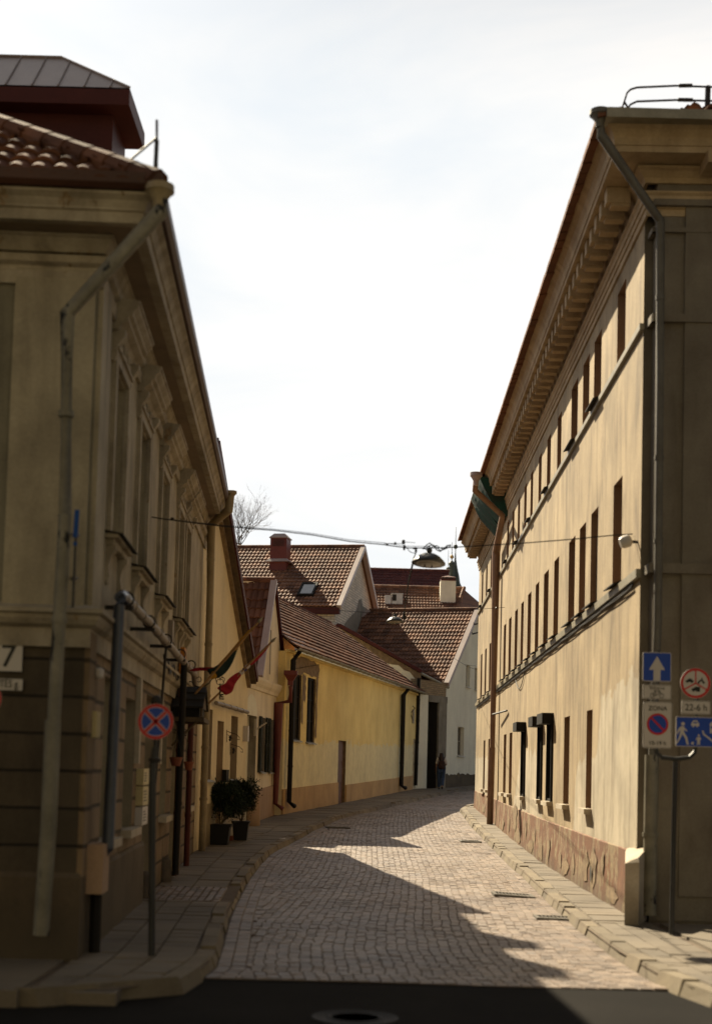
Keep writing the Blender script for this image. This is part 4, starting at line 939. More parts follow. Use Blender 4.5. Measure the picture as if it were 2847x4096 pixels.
# roof
ovr = .78; eR = V((FR.P(-.2, 0).x-ovr, 17.62-ovr, zt0-.05)); eR2 = FR.P(RL, 9.69, ovr)
uR = (eR2-eR).normalized(); wR = (eR2-eR).length
C20 = cos(radians(20)); s20 = sin(radians(20))
tiles(eR+(-nR*C20+Z*s20)*.15, uR, -nR*C20+Z*s20, wR, 5/C20, RB, 'tiledark', clip=lambda v: (min(wR, v*C20), wR), per=.2, row=.34, amp=.015)
tiles(eR+V((.25, .05, .02)), V((1, -.02, 0)), V((0, C20, s20)), 14, 5, RB, 'tiledark', clip=lambda v: (min(12, max(v*C20, .85)), 14), per=.26, row=.36, amp=.10)
m = MB(); q0 = FR.P(RL, 9.7, .62); 
for k in range(int(wR/.34)):
    a = eR+uR*(k*.34); b = eR+uR*(k*.34+.33); z0 = rr.uniform(-.02, .012)
    m.hexa([a+V((.0, 0, -.04+z0)), b+V((0, 0, -.04)), b+V((.3, 0, .02)), a+V((.3, 0, .02+z0))], [a+V((.0, 0, .03+z0)), b+V((0, 0, .03)), b+V((.3, 0, .1)), a+V((.3, 0, .1+z0))])
m.obj('eaves_tiles', MT['tiledark'], RB)
m = MB(); m.box(eR.x+.1, 18, eR.y-.02, eR.y+.28, zt0-.1, zt0-.04); m.box(eR.x+.1, 18, eR.y-.05, eR.y-.02, zt0-.12, zt0-.0); m.obj('front_gutter', MT['zinc'], RB)
m = MB()      # snow guard rail
yr = 17.4
rail = lambda pts: m.tube([at(u, v, yr) for u, v in pts], .013, 6)
rail([(2487, 432), (2506, 372), (2520, 358), (2545, 350), (2700, 343), (2847, 348), (3100, 352)]); rail([(2510, 432), (2520, 418), (2545, 406), (2700, 400), (2847, 404), (3100, 406)]); rail([(2494, 405), (2510, 432)])
m.tube([at(2714, 343, yr), at(2766, 342, yr)], .024, 6); m.tube([at(2710, 399, yr), at(2768, 400, yr)], .024, 6); m.tube([at(2830, 345, yr), at(2826, 460, yr)], .035, 6)
m.obj('snow_guard', MT['iron'], RB)
# corner: stepped pilaster and front face
FR2 = Fac((3.66, 17.6), (18, 17.3), 1)
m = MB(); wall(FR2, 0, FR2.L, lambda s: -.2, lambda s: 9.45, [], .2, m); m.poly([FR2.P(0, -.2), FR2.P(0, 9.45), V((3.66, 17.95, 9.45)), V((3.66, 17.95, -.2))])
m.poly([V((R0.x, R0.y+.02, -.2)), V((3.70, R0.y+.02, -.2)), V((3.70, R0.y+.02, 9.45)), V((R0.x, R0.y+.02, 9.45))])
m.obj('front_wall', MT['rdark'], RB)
m = MB()
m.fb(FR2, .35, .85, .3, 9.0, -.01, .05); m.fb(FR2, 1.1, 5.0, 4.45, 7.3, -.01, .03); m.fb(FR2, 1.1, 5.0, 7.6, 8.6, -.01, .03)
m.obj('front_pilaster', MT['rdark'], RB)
m = MB()
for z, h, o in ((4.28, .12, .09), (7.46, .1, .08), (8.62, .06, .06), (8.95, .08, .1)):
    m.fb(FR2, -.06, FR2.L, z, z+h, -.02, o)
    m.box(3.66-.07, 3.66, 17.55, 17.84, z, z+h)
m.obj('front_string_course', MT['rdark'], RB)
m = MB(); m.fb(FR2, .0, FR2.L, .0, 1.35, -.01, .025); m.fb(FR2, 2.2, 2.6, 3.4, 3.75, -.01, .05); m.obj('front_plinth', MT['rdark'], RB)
# near corner downpipe
yh = 16.95; hh = at(2398, 462, yh)
hopper(hh, .128, .17, 'pipegrey', RB); pipe([at(2400, 470, yh), at(2402, 540, yh), at(2640, 885, 17.35), at(2637, 1500, 17.38), at(2628, 2500, 17.4), at(2608, 3000, 17.4), at(2595, 3660, 17.42)], .05, 'pipegrey', RB)
pipe([at(2605, 3020, 17.4), at(2594, 3660, 17.38)], .085, 'oldpipe', RB, name='cast_iron_pipe_foot')
# mid facade downpipe
sP = 21.6
_h = FR.hit(1903, 1905, 1.02); hq = FR.P(_h[0], _h[1], 1.02); _e = FR.hit(1899, 1962, 1.02); _f = FR.hit(2008, 2062, .24)
hopper(hq, .15, .26, 'verge', RB); pipe([hq, FR.P(_e[0], _e[1], 1.02), FR.P(_f[0], _f[1], .24), FR.P(sP, 7.9, .15), FR.P(sP, 2.1, .15), FR.P(sP, .1, .19)], .065, 'rustpipe', RB, n=12)
m = MB(); m.tube([FR.P(sP, 2.45, .16), FR.P(sP, .28, .18)], .09, 12); smooth_angle(m.obj('cast_iron_pipe_foot', MT['rustpipe'], RB))
# green netting tied below the cornice around the pipe
N_ = MB(); a0, a1 = 19.9, 23.4; nu, nv = 10, 8
def npnt(i, j):
    s = a0+(a1-a0)*i/nu+.25*(j/nv)*(1 if i < nu/2 else -.8); t = j/nv; o = .80-.74*t+.07*sin(pi*t)+.012*sin(i*2.3+j*1.1); z = 9.66-1.08*t+.02*sin(i*1.9+j)
    return FR.P(s-(1-t)*.2, z, o)
for i in range(nu):
    for j in range(nv): N_.poly([npnt(i, j), npnt(i+1, j), npnt(i+1, j+1), npnt(i, j+1)])
N_.poly([npnt(0, 0)]+[npnt(0, j) for j in range(1, nv+1)]+[FR.P(a0-.05, 8.62, 0), FR.P(a0-.05, 9.5, 0)]); 
smooth_angle(N_.obj('green_netting', MT['net'], RB))
# cable bundle under the lower ledge
m = MB()
for k in range(4):
    pts = [FR.P(s, zl(s)-.09-.018*k-.02*abs(sin(s*1.3+k*2)), .018+.008*k) for s in [.4+i*.35 for i in range(int((RL-.6)/.35))]]
    m.tube(pts, .009, 5)
m.tube([FR.P(14.2+.3*i, 4.08-.35*sin(pi*i/8), .025) for i in range(9)], .01, 5)
m.obj('cable_bundle', MT['rubber'], RB)
m = MB(); m.tube([FR.P(22.0, 3.3, 0), FR.P(22.0, 3.3, .1), FR.P(20.6, 3.3, .12)], .02, 5) if False else m.tube([FR.P(21.0, 3.34, .2), FR.P(18.4, 3.34, .05)], .028, 5)
m.obj('iron_bar', MT['iron'], RB)
# ------------------------------------------------------------------ BACKGROUND
HB = thing('hip_roof_building', 'distant building with light brown hipped tile roof and two chimneys', 'building', (4, 92, 1.3))
yb = 90.; hp = at(1855, 2358, yb); Wb = V((0, .8, .6)); Lh = 6.0
e0 = hp-Wb*Lh
tl = lambda v: (-14, .0+(Lh-v)*.62*-0+0)
tiles(e0, V((1, 0, 0)), Wb, 1, Lh, HB, 'tile', clip=lambda v: (-7.5, -(Lh-v)*.22), per=.19, row=.34)
dh = V((.62, -.25, -.22)); e1 = hp-Wb*Lh+V((-.22*Lh, 0, 0))
m = MB(); q1 = at(1960, 2420, yb+.5)
rp = V((q1.x+3, hp.y+2.5, hp.z-3.4)); m.poly([e1, e1+V((8, .6, 0)), rp, hp]); 
m.obj('side_roof_slope', M('distant roof tile', (.24, .11, .06), rough=.6, brick=(.2, .34, .03, (.1, .045, .03), .5), bd=.04), HB)
ridge(e1+V((0, 0, .05)), hp+V((0, 0, .08)), HB, r=.13); ridge(hp+V((-7.5, 0, .05)), hp+V((0, 0, .05)), HB, r=.12)
m = MB(); m.box(e0.x-7.5, e0.x+9, e0.y+.3, e0.y+9, 1, e0.z+.1); m.obj('wall', MT['white'], HB)
m = MB(); c = at(1790, 2345, yb-1.0); m.box(c.x-.48, c.x+.48, c.y-.4, c.y+.4, c.z-1.2, c.z+.30); CH1 = m.obj('chimney', MT['white'], HB)
m = MB(); m.box(c.x-.46, c.x+.46, c.y-.44, c.y+.44, c.z+.30, c.z+.40); 
m.mesh([(c.x-.48, c.y-.48, c.z+.52), (c.x+.48, c.y-.48, c.z+.52), (c.x+.48, c.y+.48, c.z+.52), (c.x-.48, c.y+.48, c.z+.52), (c.x, c.y, c.z+.68)], [(0, 1, 4), (1, 2, 4), (2, 3, 4), (3, 0, 4), (3, 2, 1, 0)])
for dx in (-.4, .4):
    for dy in (-.4, .4): m.box(c.x+dx-.03, c.x+dx+.03, c.y+dy-.03, c.y+dy+.03, c.z+.40, c.z+.52)
m.obj('chimney_cap', MT['tilered'], CH1)
m = MB(); c = at(1685, 2378, yb+1.2); m.box(c.x-.5, c.x+.5, c.y-.4, c.y+.4, c.z-.8, c.z+.2); CH2 = m.obj('chimney', MT['ybase'], HB)
m = MB(); m.box(c.x-.52, c.x+.52, c.y-.42, c.y+.42, c.z+.26, c.z+.36); m.mesh([(c.x-.55, c.y-.48, c.z+.38), (c.x+.55, c.y-.48, c.z+.38), (c.x+.55, c.y+.48, c.z+.38), (c.x-.55, c.y+.48, c.z+.38), (c.x, c.y, c.z+.58)], [(0, 1, 4), (1, 2, 4), (2, 3, 4), (3, 0, 4), (3, 2, 1, 0)]); m.obj('chimney_cap', MT['zinclight'], CH2)
m = MB(); c = at(1570, 2402, yb-1.4); m.box(c.x-.05, c.x+.62, c.y-.3, c.y+.6, c.z-.45, c.z+.38); m.box(c.x-.5, c.x-.1, c.y-.3, c.y+.5, c.z-.45, c.z+.3); m.box(c.x-.1, c.x+.66, c.y-.35, c.y+.65, c.z+.38, c.z+.43); VB = m.obj('vent_box', MT['zinclight'], HB)
m = MB(); m.box(c.x-.03, c.x+.22, c.y-.31, c.y-.28, c.z-.05, c.z+.35); m.obj('opening', MT['dark'], VB)
FRB = thing('far_roof_building', 'far building showing only a long dark red tiled roof on the skyline', 'building', (3, 124, 2))
a = at(1440, 2277, 128); b = at(1795, 2284, 128); Wd_ = V((0, .72, .69)); h_ = 8.0
tiles(V((a.x-1, a.y, a.z))-Wd_*h_, V((1, 0, 0)), Wd_, b.x-a.x+1, h_, FRB, 'tilered', per=.26, row=.4, amp=.03)
ridge(V((a.x-1, a.y, a.z+.05)), V((b.x, b.y, a.z+.05)), FRB, 'tilered', r=.14, step=.45)
m = MB(); m.box(a.x-1, b.x-.05, a.y-5.2, a.y+5, 2, a.z-5.6); m.poly([(b.x-.05, a.y-5.7, a.z-5.6), (b.x-.05, a.y+5.7, a.z-5.6), (b.x-.05, a.y, a.z-.1)]); m.poly([(a.x-1, a.y, a.z), (b.x, a.y, a.z), (b.x, a.y+5.7, a.z-5.6), (a.x-1, a.y+5.7, a.z-5.6)]); m.obj('wall', MT['cream'], FRB)
ST = thing('church_spire', 'dark copper spire with ball finials rising behind the white chimney', 'spire', (at(1815, 2340, 140).x, 140, 2))
cs = at(1818, 2345, 140)
m = MB(); m.lathe((cs.x, 140, cs.z), [(.55, -9), (.55, -.9), (.68, -.4), (.72, 0), (.62, .12), (.52, .35), (.42, 1.0), (.3, 1.5), (.18, 2.1), (.1, 2.6), (.04, 3.4), (.02, 5.9)], 8); m.obj('spire', MT['spire'], ST)
m = MB(); m.lathe((cs.x, 140, cs.z+3.95), [(.02, -.25), (.16, -.16), (.21, 0), (.16, .16), (.02, .25)], 12); m.obj('ball_finial', MT['spire'], ST)
c5 = at(1805, 2290, 139)
m = MB(); m.lathe((c5.x, 139, c5.z), [(.25, -3), (.25, .7), (.36, .75), (.3, .95), (.05, 1.2), (.02, 3.0)], 8); m.obj('turret', MT['spire'], ST)
m = MB(); m.lathe((c5.x, 139, c5.z+1.55), [(.02, -.22), (.17, -.12), (.19, 0), (.17, .12), (.02, .22)], 12); m.obj('gilded_ball', MT['gold'], ST)
c6 = at(1791, 2290, 138)
m = MB(); m.lathe((c6.x, 138, c6.z), [(.2, -3), (.2, -.6), (.02, -.2), (.02, 2.2)], 8); m.lathe((c6.x, 138, c6.z+.35), [(.02, -.22), (.17, -.12), (.19, 0), (.17, .12), (.02, .22)], 10); m.obj('small_finial', MT['spire'], ST)
# bare tree
def tree():
    r_ = random.Random(21); m = MB(); yt = 112; base = at(952, 2330, yt)
    def br(p, d, L, r, dep):
        n = 3; pts = [p]; q = p.copy(); dd = d.copy()
        for i in range(n):
            dd = (dd+V((r_.uniform(-.16, .16), r_.uniform(-.16, .16), r_.uniform(-.02, .14)))).normalized(); q = q+dd*L/n; pts.append(q.copy())
        m.tube(pts, r, 5 if dep < 3 else 3, r*.62)
        if dep >= 7: return
        k = 3 if dep < 4 else 2
        for i in range(k):
            ang = r_.uniform(.28, .72); az = r_.uniform(0, 2*pi); s = dd.cross(V((cos(az), sin(az), .3))).normalized()
            br(pts[-1] if i < 2 else pts[-2], (dd*cos(ang)+s*sin(ang)).normalized(), L*r_.uniform(.68, .86), r*.62, dep+1)
    T = thing('bare_tree', 'leafless tree with fine twigs behind the roofs at left', 'tree', (base.x, yt, 3))
    t = MB(); t.tube([(base.x, yt, 3), (base.x+.1, yt, 10), tuple(base)], .38, 8, .2); t.obj('trunk', MT['bark'], T)
    br(base, V((.1, 0, 1)).normalized(), 2.0, .11, 0); m.obj('branches', MT['bark'], T)
tree()
# ------------------------------------------------------------------ OVERHEAD WIRES AND LAMPS
Wp = [(607, 2068, 18.1), (640, 2074, 18.1), (780, 2092, 18.3), (900, 2106, 18.5), (1100, 2122, 18.7), (1250, 2140, 18.8), (1400, 2166, 18.9), (1530, 2178, 19.), (1570, 2184, 19.), (1630, 2192, 19.), (1720, 2192, 19.), (1800, 2190, 19.), (1900, 2184, 18.9), (2100, 2172, 18.7), (2300, 2156, 18.5), (2440, 2142, 18.3), (2528, 2136, 18.35)]
m = MB(); pts = [at(*q) for q in Wp]; m.tube(pts, .0075, 6)
m.tube([at(u, v-7*sin(pi*i/16), y) for i, (u, v, y) in enumerate(Wp[:11])], .004, 5)
for k in range(3):
    m.tube([at(1690+14*j, 2190-5*k*sin(j*.9)+8*sin(j*1.3+k), 19) for j in range(9)], .007, 5)
m.tube([at(1620, 2185, 19), at(1640, 2208, 19), at(1662, 2215, 19), at(1668, 2200, 19)], .005, 5); m.tube([at(1615, 2168, 19), at(1660, 2171, 19)], .004, 5); m.tube([at(1535, 2174, 19), at(1610, 2174, 19)], .004, 5)
CW = m.obj('span_wire', MT['rubber']); 
for (u, v, w, h, mt) in ((1548, 2178, 10, 10, 'black'), (1580, 2174, 9, 12, 'black'), (1613, 2168, 13, 18, 'black'), (1616, 2190, 9, 22, 'black'), (1660, 2193, 20, 8, 'black'), (1662, 2204, 8, 14, 'black'), (690, 2075, 14, 9, 'black')):
    c = at(u, v, 19. if u > 800 else 18.1); k = 19/F/2; q = MB(); q.lathe(c, [(w*k*.6, -h*k), (w*k, -h*k*.7), (w*k, h*k*.6), (w*k*.5, h*k)], 8); q.obj('wire_clamp', MT[mt], CW)
tag(CW, 'black overhead span wire with clamps carrying the nearer street lamp', 'wire')
for c in CW.children: c.data.transform(Matrix.Translation(-CW.location))
def lamp(c, R_, label, tilt, yaw=0):
    L = thing('street_lamp', label, 'lamp', tuple(c), 'hanging street lamps over the road')
    Mt = Matrix.Rotation(tilt, 3, 'Y') @ Matrix.Rotation(-.12, 3, 'X')
    m = MB(); k = R_
    m.lathe(c, [(k*.97, -.02*k), (k, 0), (k*.985, .06*k), (k*.85, .22*k), (k*.64, .42*k), (k*.4, .55*k), (k*.16, .62*k), (.13*k, .66*k), (.15*k, .7*k), (.17*k, .8*k), (.13*k, .9*k), (.05*k, .93*k)], 28, M=Mt)
    smooth_angle(m.obj('lamp_shade', MT['lampg'], L), 35)
    m = MB(); m.lathe(c, [(k*.1, -.12*k), (k*.45, -.09*k), (k*.62, -.03*k), (k*.95, .0)], 20, M=Mt); m.obj('lens', MT['lampin'], L)
    m = MB()
    for sx in (-.22, .2): p = c+Mt @ V((sx*k, 0, -.05*k)); m.tube([p, p-V((0, 0, .2*k))], .035*k*1.3, 6)
    m.obj('catch', MT['iron'], L)
    m = MB(); p = c+Mt @ V((0, 0, .9*k)); m.tube([p, p+V((0, 0, .12*k))], .04*k, 6); m.obj('hanger', MT['iron'], L)
c = at(1713, 2254, 19); lamp(c, 69/F*19, 'dark enamel lamp hanging from the near wire against the sky', radians(3))
c = at(1579, 2488, 38); lamp(c, 35/F*38, 'smaller more distant hanging lamp in front of the brown roof', 0)
# wire of the far lamp and feed cable between lamps
m = MB(); m.tube([at(1118, 2417, 38.5), at(1300, 2438, 38.2), at(1470, 2450, 38), at(1612, 2456, 38), at(1780, 2446, 38), at(1930, 2436, 38), at(2037, 2428, 38)], .006, 5); m.tube([at(1612, 2456, 38), at(1618, 2470, 38)], .02, 5)
m.lathe(at(1616, 2462, 38), [(.02, -.12), (.05, -.05), (.03, .1)], 6); m.lathe(at(1985, 2432, 38), [(.01, -.03), (.04, 0), (.01, .03)], 6)
m.tube([at(1579, 2468, 38), at(1579, 2454, 38)], .012, 5)
tag(m.obj('span_wire', MT['rubber']), 'thin wire across the street carrying the farther lamp', 'wire')
m = MB(); pts = []
n = 26
for i in range(n+1):
    t = i/n; u = 1664+(1618-1664)*t+ (-8*t*(1-t)*4 if t < .5 else -8*t*(1-t)*4); v = 2205+(2458-2205)*t; y = 19+(38-19)*t**1.8; pts.append(at(u, v, y))
m.tube(pts, .008, 5)
for p in pts[3:-1]: m.lathe(p, [(.006, -.03), (.018, 0), (.006, .03)], 5)
m.tube([at(1618, 2460, 38), at(1700, 2540, 44), at(1810, 2630, 52), at(1872, 2668, 58), at(1925, 2685, 62)], .008, 4); m.tube([at(1860, 2658, 58), at(1925, 2668, 62)], .008, 4)
tag(m.obj('feed_cable', MT['rubber']), 'beaded feed cable running down from the near lamp to the far lamp', 'cable')
# ------------------------------------------------------------------ SIGNS
def disc(mb, f, s, z, o, R_, n=40, r=0, t=.0, a0=0, a1=2*pi):
    c = f.P(s, z, o); rt = V((-f.n.y, f.n.x, 0))
    outer = [c+rt*cos(a0+(a1-a0)*k/n)*R_+Z*sin(a0+(a1-a0)*k/n)*R_ for k in range(n+1)]
    if r:
        inner = [c+rt*cos(a0+(a1-a0)*k/n)*r+Z*sin(a0+(a1-a0)*k/n)*r for k in range(n+1)]
        for k in range(n): mb.poly([outer[k], outer[k+1], inner[k+1], inner[k]])
    else: mb.poly(outer[:-1] if abs(a1-a0-2*pi) < 1e-6 else outer)
def solid(mb, f, pts2, s, z, o0, o1):
    """extruded polygon; pts2 in (right, up) seen from the front"""
    rt = V((-f.n.y, f.n.x, 0)); nrm = V((f.n.x, f.n.y, 0)); c = f.P(s, z, 0)
    A_ = [c+rt*x+Z*y+nrm*o0 for x, y in pts2]; B_ = [c+rt*x+Z*y+nrm*o1 for x, y in pts2]; n = len(pts2)
    mb.mesh(A_+B_, [tuple(range(n))[::-1], tuple(range(n, 2*n))]+[(k, (k+1) % n, n+(k+1) % n, n+k) for k in range(n)])
def circ(R_, n=40, cx=0, cy=0): return [(cx+R_*cos(2*pi*k/n), cy+R_*sin(2*pi*k/n)) for k in range(n)]
def rrect(w, h, r, n=5):
    P_ = []
    for (cx, cy, a) in ((w/2-r, h/2-r, 0), (-w/2+r, h/2-r, pi/2), (-w/2+r, -h/2+r, pi), (w/2-r, -h/2+r, 3*pi/2)):
        P_ += [(cx+r*cos(a+pi/2*k/n), cy+r*sin(a+pi/2*k/n)) for k in range(n+1)]
    return P_
def nostop(f, s, z, R_, parent, o=.03, cross=True, back=True):
    m = MB(); 
    if back: solid(m, f, circ(R_), s, z, o-.006, o); 
    B_ = m.obj('sign_plate', MT['galv'], parent) if back else parent
    m = MB(); disc(m, f, s, z, o+.002, R_*.985, r=R_*.80); m.obj('red_ring', MT['signred'], B_)
    m = MB(); disc(m, f, s, z, o+.0015, R_*.80); m.obj('blue_field', MT['signblue'], B_)
    if back: m = MB(); disc(m, f, s, z, o+.0012, R_); disc(m, f, s, z, o+.0028, R_*.815, r=R_*.785); m.obj('white_edge', MT['signwhite'], B_)
    m = MB(); m2 = MB(); rt = V((-f.n.y, f.n.x, 0)); c = f.P(s, z, 0); nr = V((f.n.x, f.n.y, 0))
    for sg in ((1, -1) if cross else (-1,)):
        d = (rt*.7071+Z*.7071*sg); w = (rt*-.7071*sg+Z*.7071)
        for mm, hw, oo in ((m, R_*.085, o+.0042), (m2, R_*.125, o+.0035)):
            e = R_*.8
            mm.poly([c+d*-e+w*-hw+nr*oo, c+d*e+w*-hw+nr*oo, c+d*e+w*hw+nr*oo, c+d*-e+w*hw+nr*oo])
    m.obj('red_bar', MT['signred'], B_); 
    if back: m2.obj('white_bar_edge', MT['signwhite'], B_)
    return B_
sb = gnd(605, 3825); ys_ = sb.y
FS = Fac((-10, ys_), (10, ys_), 1)    # faces the camera
NS = thing('no_stopping_sign', 'round blue and red no stopping sign on a dark post on the left pavement', 'traffic sign', (sb.x, ys_, 0), 'round no stopping signs')
top = at(626, 2900, ys_)
pipe([V((sb.x, ys_+.035, 0)), at(612, 3060, ys_+.035), at(623, 2990, ys_+.035)], .032, 'galv', NS, 'post', collars=False)
pipe([at(623, 2990, ys_+.035), at(625, 2790, ys_+.035)], .02, 'galv', NS, 'post_top', collars=False)
m = MB(); m.lathe(at(620, 3040, ys_+.03), [(.034, -.02), (.06, -.012), (.06, .012), (.03, .02)], 10); m.lathe(at(627, 2806, ys_+.05), [(.05, -.03), (.055, 0), (.04, .04), (.01, .06)], 10); m.obj('collar', MT['iron'], NS)
s_, z_ = FS.hit(625.5, 2887); nostop(FS, s_, z_, 71.5/F*ys_, NS)
FS0 = Fac((-12, 11.6), (8, 11.6), 1)
NS2 = thing('no_stopping_sign', 'second round sign cut off by the left edge below the number 7 plate', 'traffic sign', (at(-62, 2795, 11.6).x, 11.6, 0), 'round no stopping signs')
s_, z_ = FS0.hit(-62, 2795); nostop(FS0, s_, z_, 73/F*11.6, NS2)
pipe([V((at(-62, 2795, 11.64).x, 11.64, 0)), V((at(-62, 2795, 11.64).x, 11.64, z_+.15))], .03, 'galv', NS2, 'post', collars=False)
# sign post on the right
pb = gnd(2687, 3740); yq = pb.y; FQ = Fac((-4, yq), (12, yq), 1); k_ = yq/F
SP = thing('sign_post', 'forked grey post carrying six road signs at the right corner', 'traffic sign', (pb.x, yq, 0))
pipe([pb+V((0, .04, 0)), at(2699, 3045, yq+.04)], .028, 'galv', SP, 'post', collars=False)
m = MB(); m.tube([at(2620, 2985, yq+.04), at(2625, 3012, yq+.04), at(2645, 3030, yq+.04), at(2700, 3036, yq+.04), at(2755, 3030, yq+.04), at(2776, 3010, yq+.04), at(2780, 2985, yq+.04)], .024, 8)
m.tube([at(2620, 2990, yq+.04), at(2630, 2600, yq+.04)], .022, 8); m.tube([at(2780, 2990, yq+.04), at(2786, 2690, yq+.04)], .022, 8); m.obj('fork_bracket', MT['galv'], SP)
def plate(u, v, w, h, face, name, r=6):
    s, z = FQ.hit(u, v); w *= k_; h *= k_; m = MB(); solid(m, FQ, rrect(w, h, r*k_), s, z, .0, .012); P_ = m.obj(name, MT['signwhite'], SP)
    if face != 'signwhite': m = MB(); solid(m, FQ, rrect(w-5*k_, h-5*k_, r*k_*.7), s, z, .012, .0135); m.obj('field', MT[face], P_)
    else:
        m = MB(); 
        for (x0, x1, y0, y1) in ((-w/2+2*k_, w/2-2*k_, h/2-3.5*k_, h/2-2*k_), (-w/2+2*k_, w/2-2*k_, -h/2+2*k_, -h/2+3.5*k_), (-w/2+2*k_, -w/2+3.5*k_, -h/2+3.5*k_, h/2-3.5*k_), (w/2-3.5*k_, w/2-2*k_, -h/2+3.5*k_, h/2-3.5*k_)):
            solid(m, FQ, [(x0, y0), (x1, y0), (x1, y1), (x0, y1)], s, z, .012, .0128)
        m.obj('border', MT['signblack'], P_)
    return P_, s, z
P_, s, z = plate(2625, 2668, 114, 117, 'signblue', 'one_way_sign')
m = MB(); solid(m, FQ, [(x*k_, y*k_) for x, y in ((0, 43), (32, -12), (14, -12), (14, -55), (-14, -55), (-14, -12), (-32, -12))], s, z, .0135, .0148); m.obj('white_arrow', MT['signwhite'], P_)
P_, s, z = plate(2625, 2768, 114, 58, 'signwhite', 'bicycle_plate', 3)
text('Išskyrus', 20*k_, FQ, s, z+10*k_, .013, 'signblack', P_, sx=.95)
m = MB()
rt = V((-FQ.n.y, FQ.n.x, 0))
for dx in (-17, 17): disc(m, FQ, s, z, .0132, 0.001) if False else None
def at2(x, y, o=.0135): return FQ.P(s, z, o)+rt*x*k_+Z*y*k_
for dx in (-18, 18):
    for k in range(16):
        a0, a1 = 2*pi*k/16, 2*pi*(k+1)/16; m.poly([at2(dx+10*cos(a0), -14+10*sin(a0)), at2(dx+10*cos(a1), -14+10*sin(a1)), at2(dx+7.6*cos(a1), -14+7.6*sin(a1)), at2(dx+7.6*cos(a0), -14+7.6*sin(a0))])
def seg(x0, y0, x1, y1, w=2.4):
    dx, dy = x1-x0, y1-y0; L = sqrt(dx*dx+dy*dy); nx_, ny_ = -dy/L*w/2, dx/L*w/2
    m.poly([at2(x0+nx_, y0+ny_, .0138), at2(x1+nx_, y1+ny_, .0138), at2(x1-nx_, y1-ny_, .0138), at2(x0-nx_, y0-ny_, .0138)])
for q in ((-18, -14, -8, 2), (-8, 2, 12, 2), (-18, -14, -2, -14), (-2, -14, 12, 2), (18, -14, 10, 6), (-2, -14, -9, 5), (-13, 5, -5, 5), (10, 6, 4, 7)): seg(*q)
m.obj('bicycle_symbol', MT['signblack'], P_)
P_, s, z = plate(2627, 2900, 116, 186, 'signwhite', 'zone_sign', 8)
text('ZONA', 26*k_, FQ, s, z+58*k_, .013, 'signblack', P_, bold=.0008); text('10-19 h', 23*k_, FQ, s, z-80*k_, .013, 'signblack', P_, bold=.0008)
nostop(FQ, s, z+3*k_, 44*k_, P_, o=.0135, cross=False, back=False)
s, z = FQ.hit(2779, 2733); m = MB(); solid(m, FQ, circ(61*k_), s, z, 0, .012); P_ = m.obj('night_vehicle_ban_sign', MT['signwhite'], SP)
m = MB(); disc(m, FQ, s, z, .0132, 60*k_, r=50*k_)
for a_ in (pi/2, pi/2+2*pi/3, pi/2-2*pi/3):
    d = rt*cos(a_)+Z*sin(a_); w = rt*-sin(a_)+Z*cos(a_); c = FQ.P(s, z, .0134); m.poly([c+w*-2.8*k_, c+d*52*k_+w*-2.8*k_, c+d*52*k_+w*2.8*k_, c+w*2.8*k_])
m.obj('red_ring', MT['signred'], P_)
m = MB()
solid(m, FQ, [(x*k_, y*k_) for x, y in ((-40, 4), (-40, 10), (-33, 12), (-28, 18), (-18, 18), (-13, 12), (-8, 10), (-8, 4))], s, z, .013, .0138)
for cx_1, cy_1, r1 in ((-33, 4, 4), (-15, 4, 4), (12, 3, 5), (32, 3, 5), (-8, -31, 4), (6, -31, 4), (14, -31, 4)): solid(m, FQ, circ(r1*k_, 12, cx_1*k_, cy_1*k_), s, z, .0128, .0142)
solid(m, FQ, [(x*k_, y*k_) for x, y in ((12, 4), (15, 13), (22, 15), (24, 24), (28, 22), (27, 14), (34, 8), (32, 4), (24, 8), (18, 6))], s, z, .013, .0138)
solid(m, FQ, [(x*k_, y*k_) for x, y in ((-16, -30), (-16, -24), (-10, -19), (-4, -19), (-3, -14), (18, -14), (18, -30))], s, z, .013, .0138)
m.obj('vehicle_symbols', MT['signblack'], P_)
P_, s, z = plate(2781, 2830, 116, 54, 'signwhite', 'hours_plate', 5); text('22-6 h', 38*k_, FQ, s, z-13*k_, .013, 'signblack', P_, bold=.001, sx=.92)
P_, s, z = plate(2793, 2928, 186, 120, 'signblue', 'living_street_sign', 6)
P_b = P_; m = MB(); o_ = (.0135, .0148); ox = -93
def sy(pts): solid(m, FQ, [((x+ox)*k_, y*k_) for x, y in pts], s, z, *o_)
sy(circ(7.5, 14, 28, 31)); sy([(20, 20), (30, 22), (36, 14), (46, 4), (43, 0), (33, 8), (32, 0), (46, -24), (52, -52), (44, -52), (37, -26), (26, -10), (18, -28), (4, -52), (-1+6, -48), (2, -44), (12, -26), (17, -4), (19, 6), (10, -4), (8, -12), (4, -10), (7, 4), (14, 16)])
sy([(60, 24), (62, 34), (66, 40), (70, 46), (84, 46), (88, 40), (92, 34), (94, 24), (88, 24), (87, 18), (83, 18), (83, 24), (72, 24), (72, 18), (67, 18), (67, 24)])
sy(circ(5.5, 12, 67, -46)); sy(circ(4.5, 12, 92, -14)); sy([(86, -20), (97, -20), (102, -30), (99, -32), (96, -28), (97, -52), (93, -52), (91, -38), (89, -52), (85, -52), (86, -28), (82, -33), (79, -31)])
sy([(104, 6), (110, 6), (114, -6), (150, -34), (180, -58), (172, -58), (140, -34), (108, -10)])
sy([(132, 30), (152, 50), (172, 30), (168, 30), (168, -4), (136, -4), (136, 30)])
m.obj('living_street_symbols', MT['signwhite'], P_b)
m = MB(); 
def sb_(pts): solid(m, FQ, [((x+ox)*k_, y*k_) for x, y in pts], s, z, .0148, .0152)
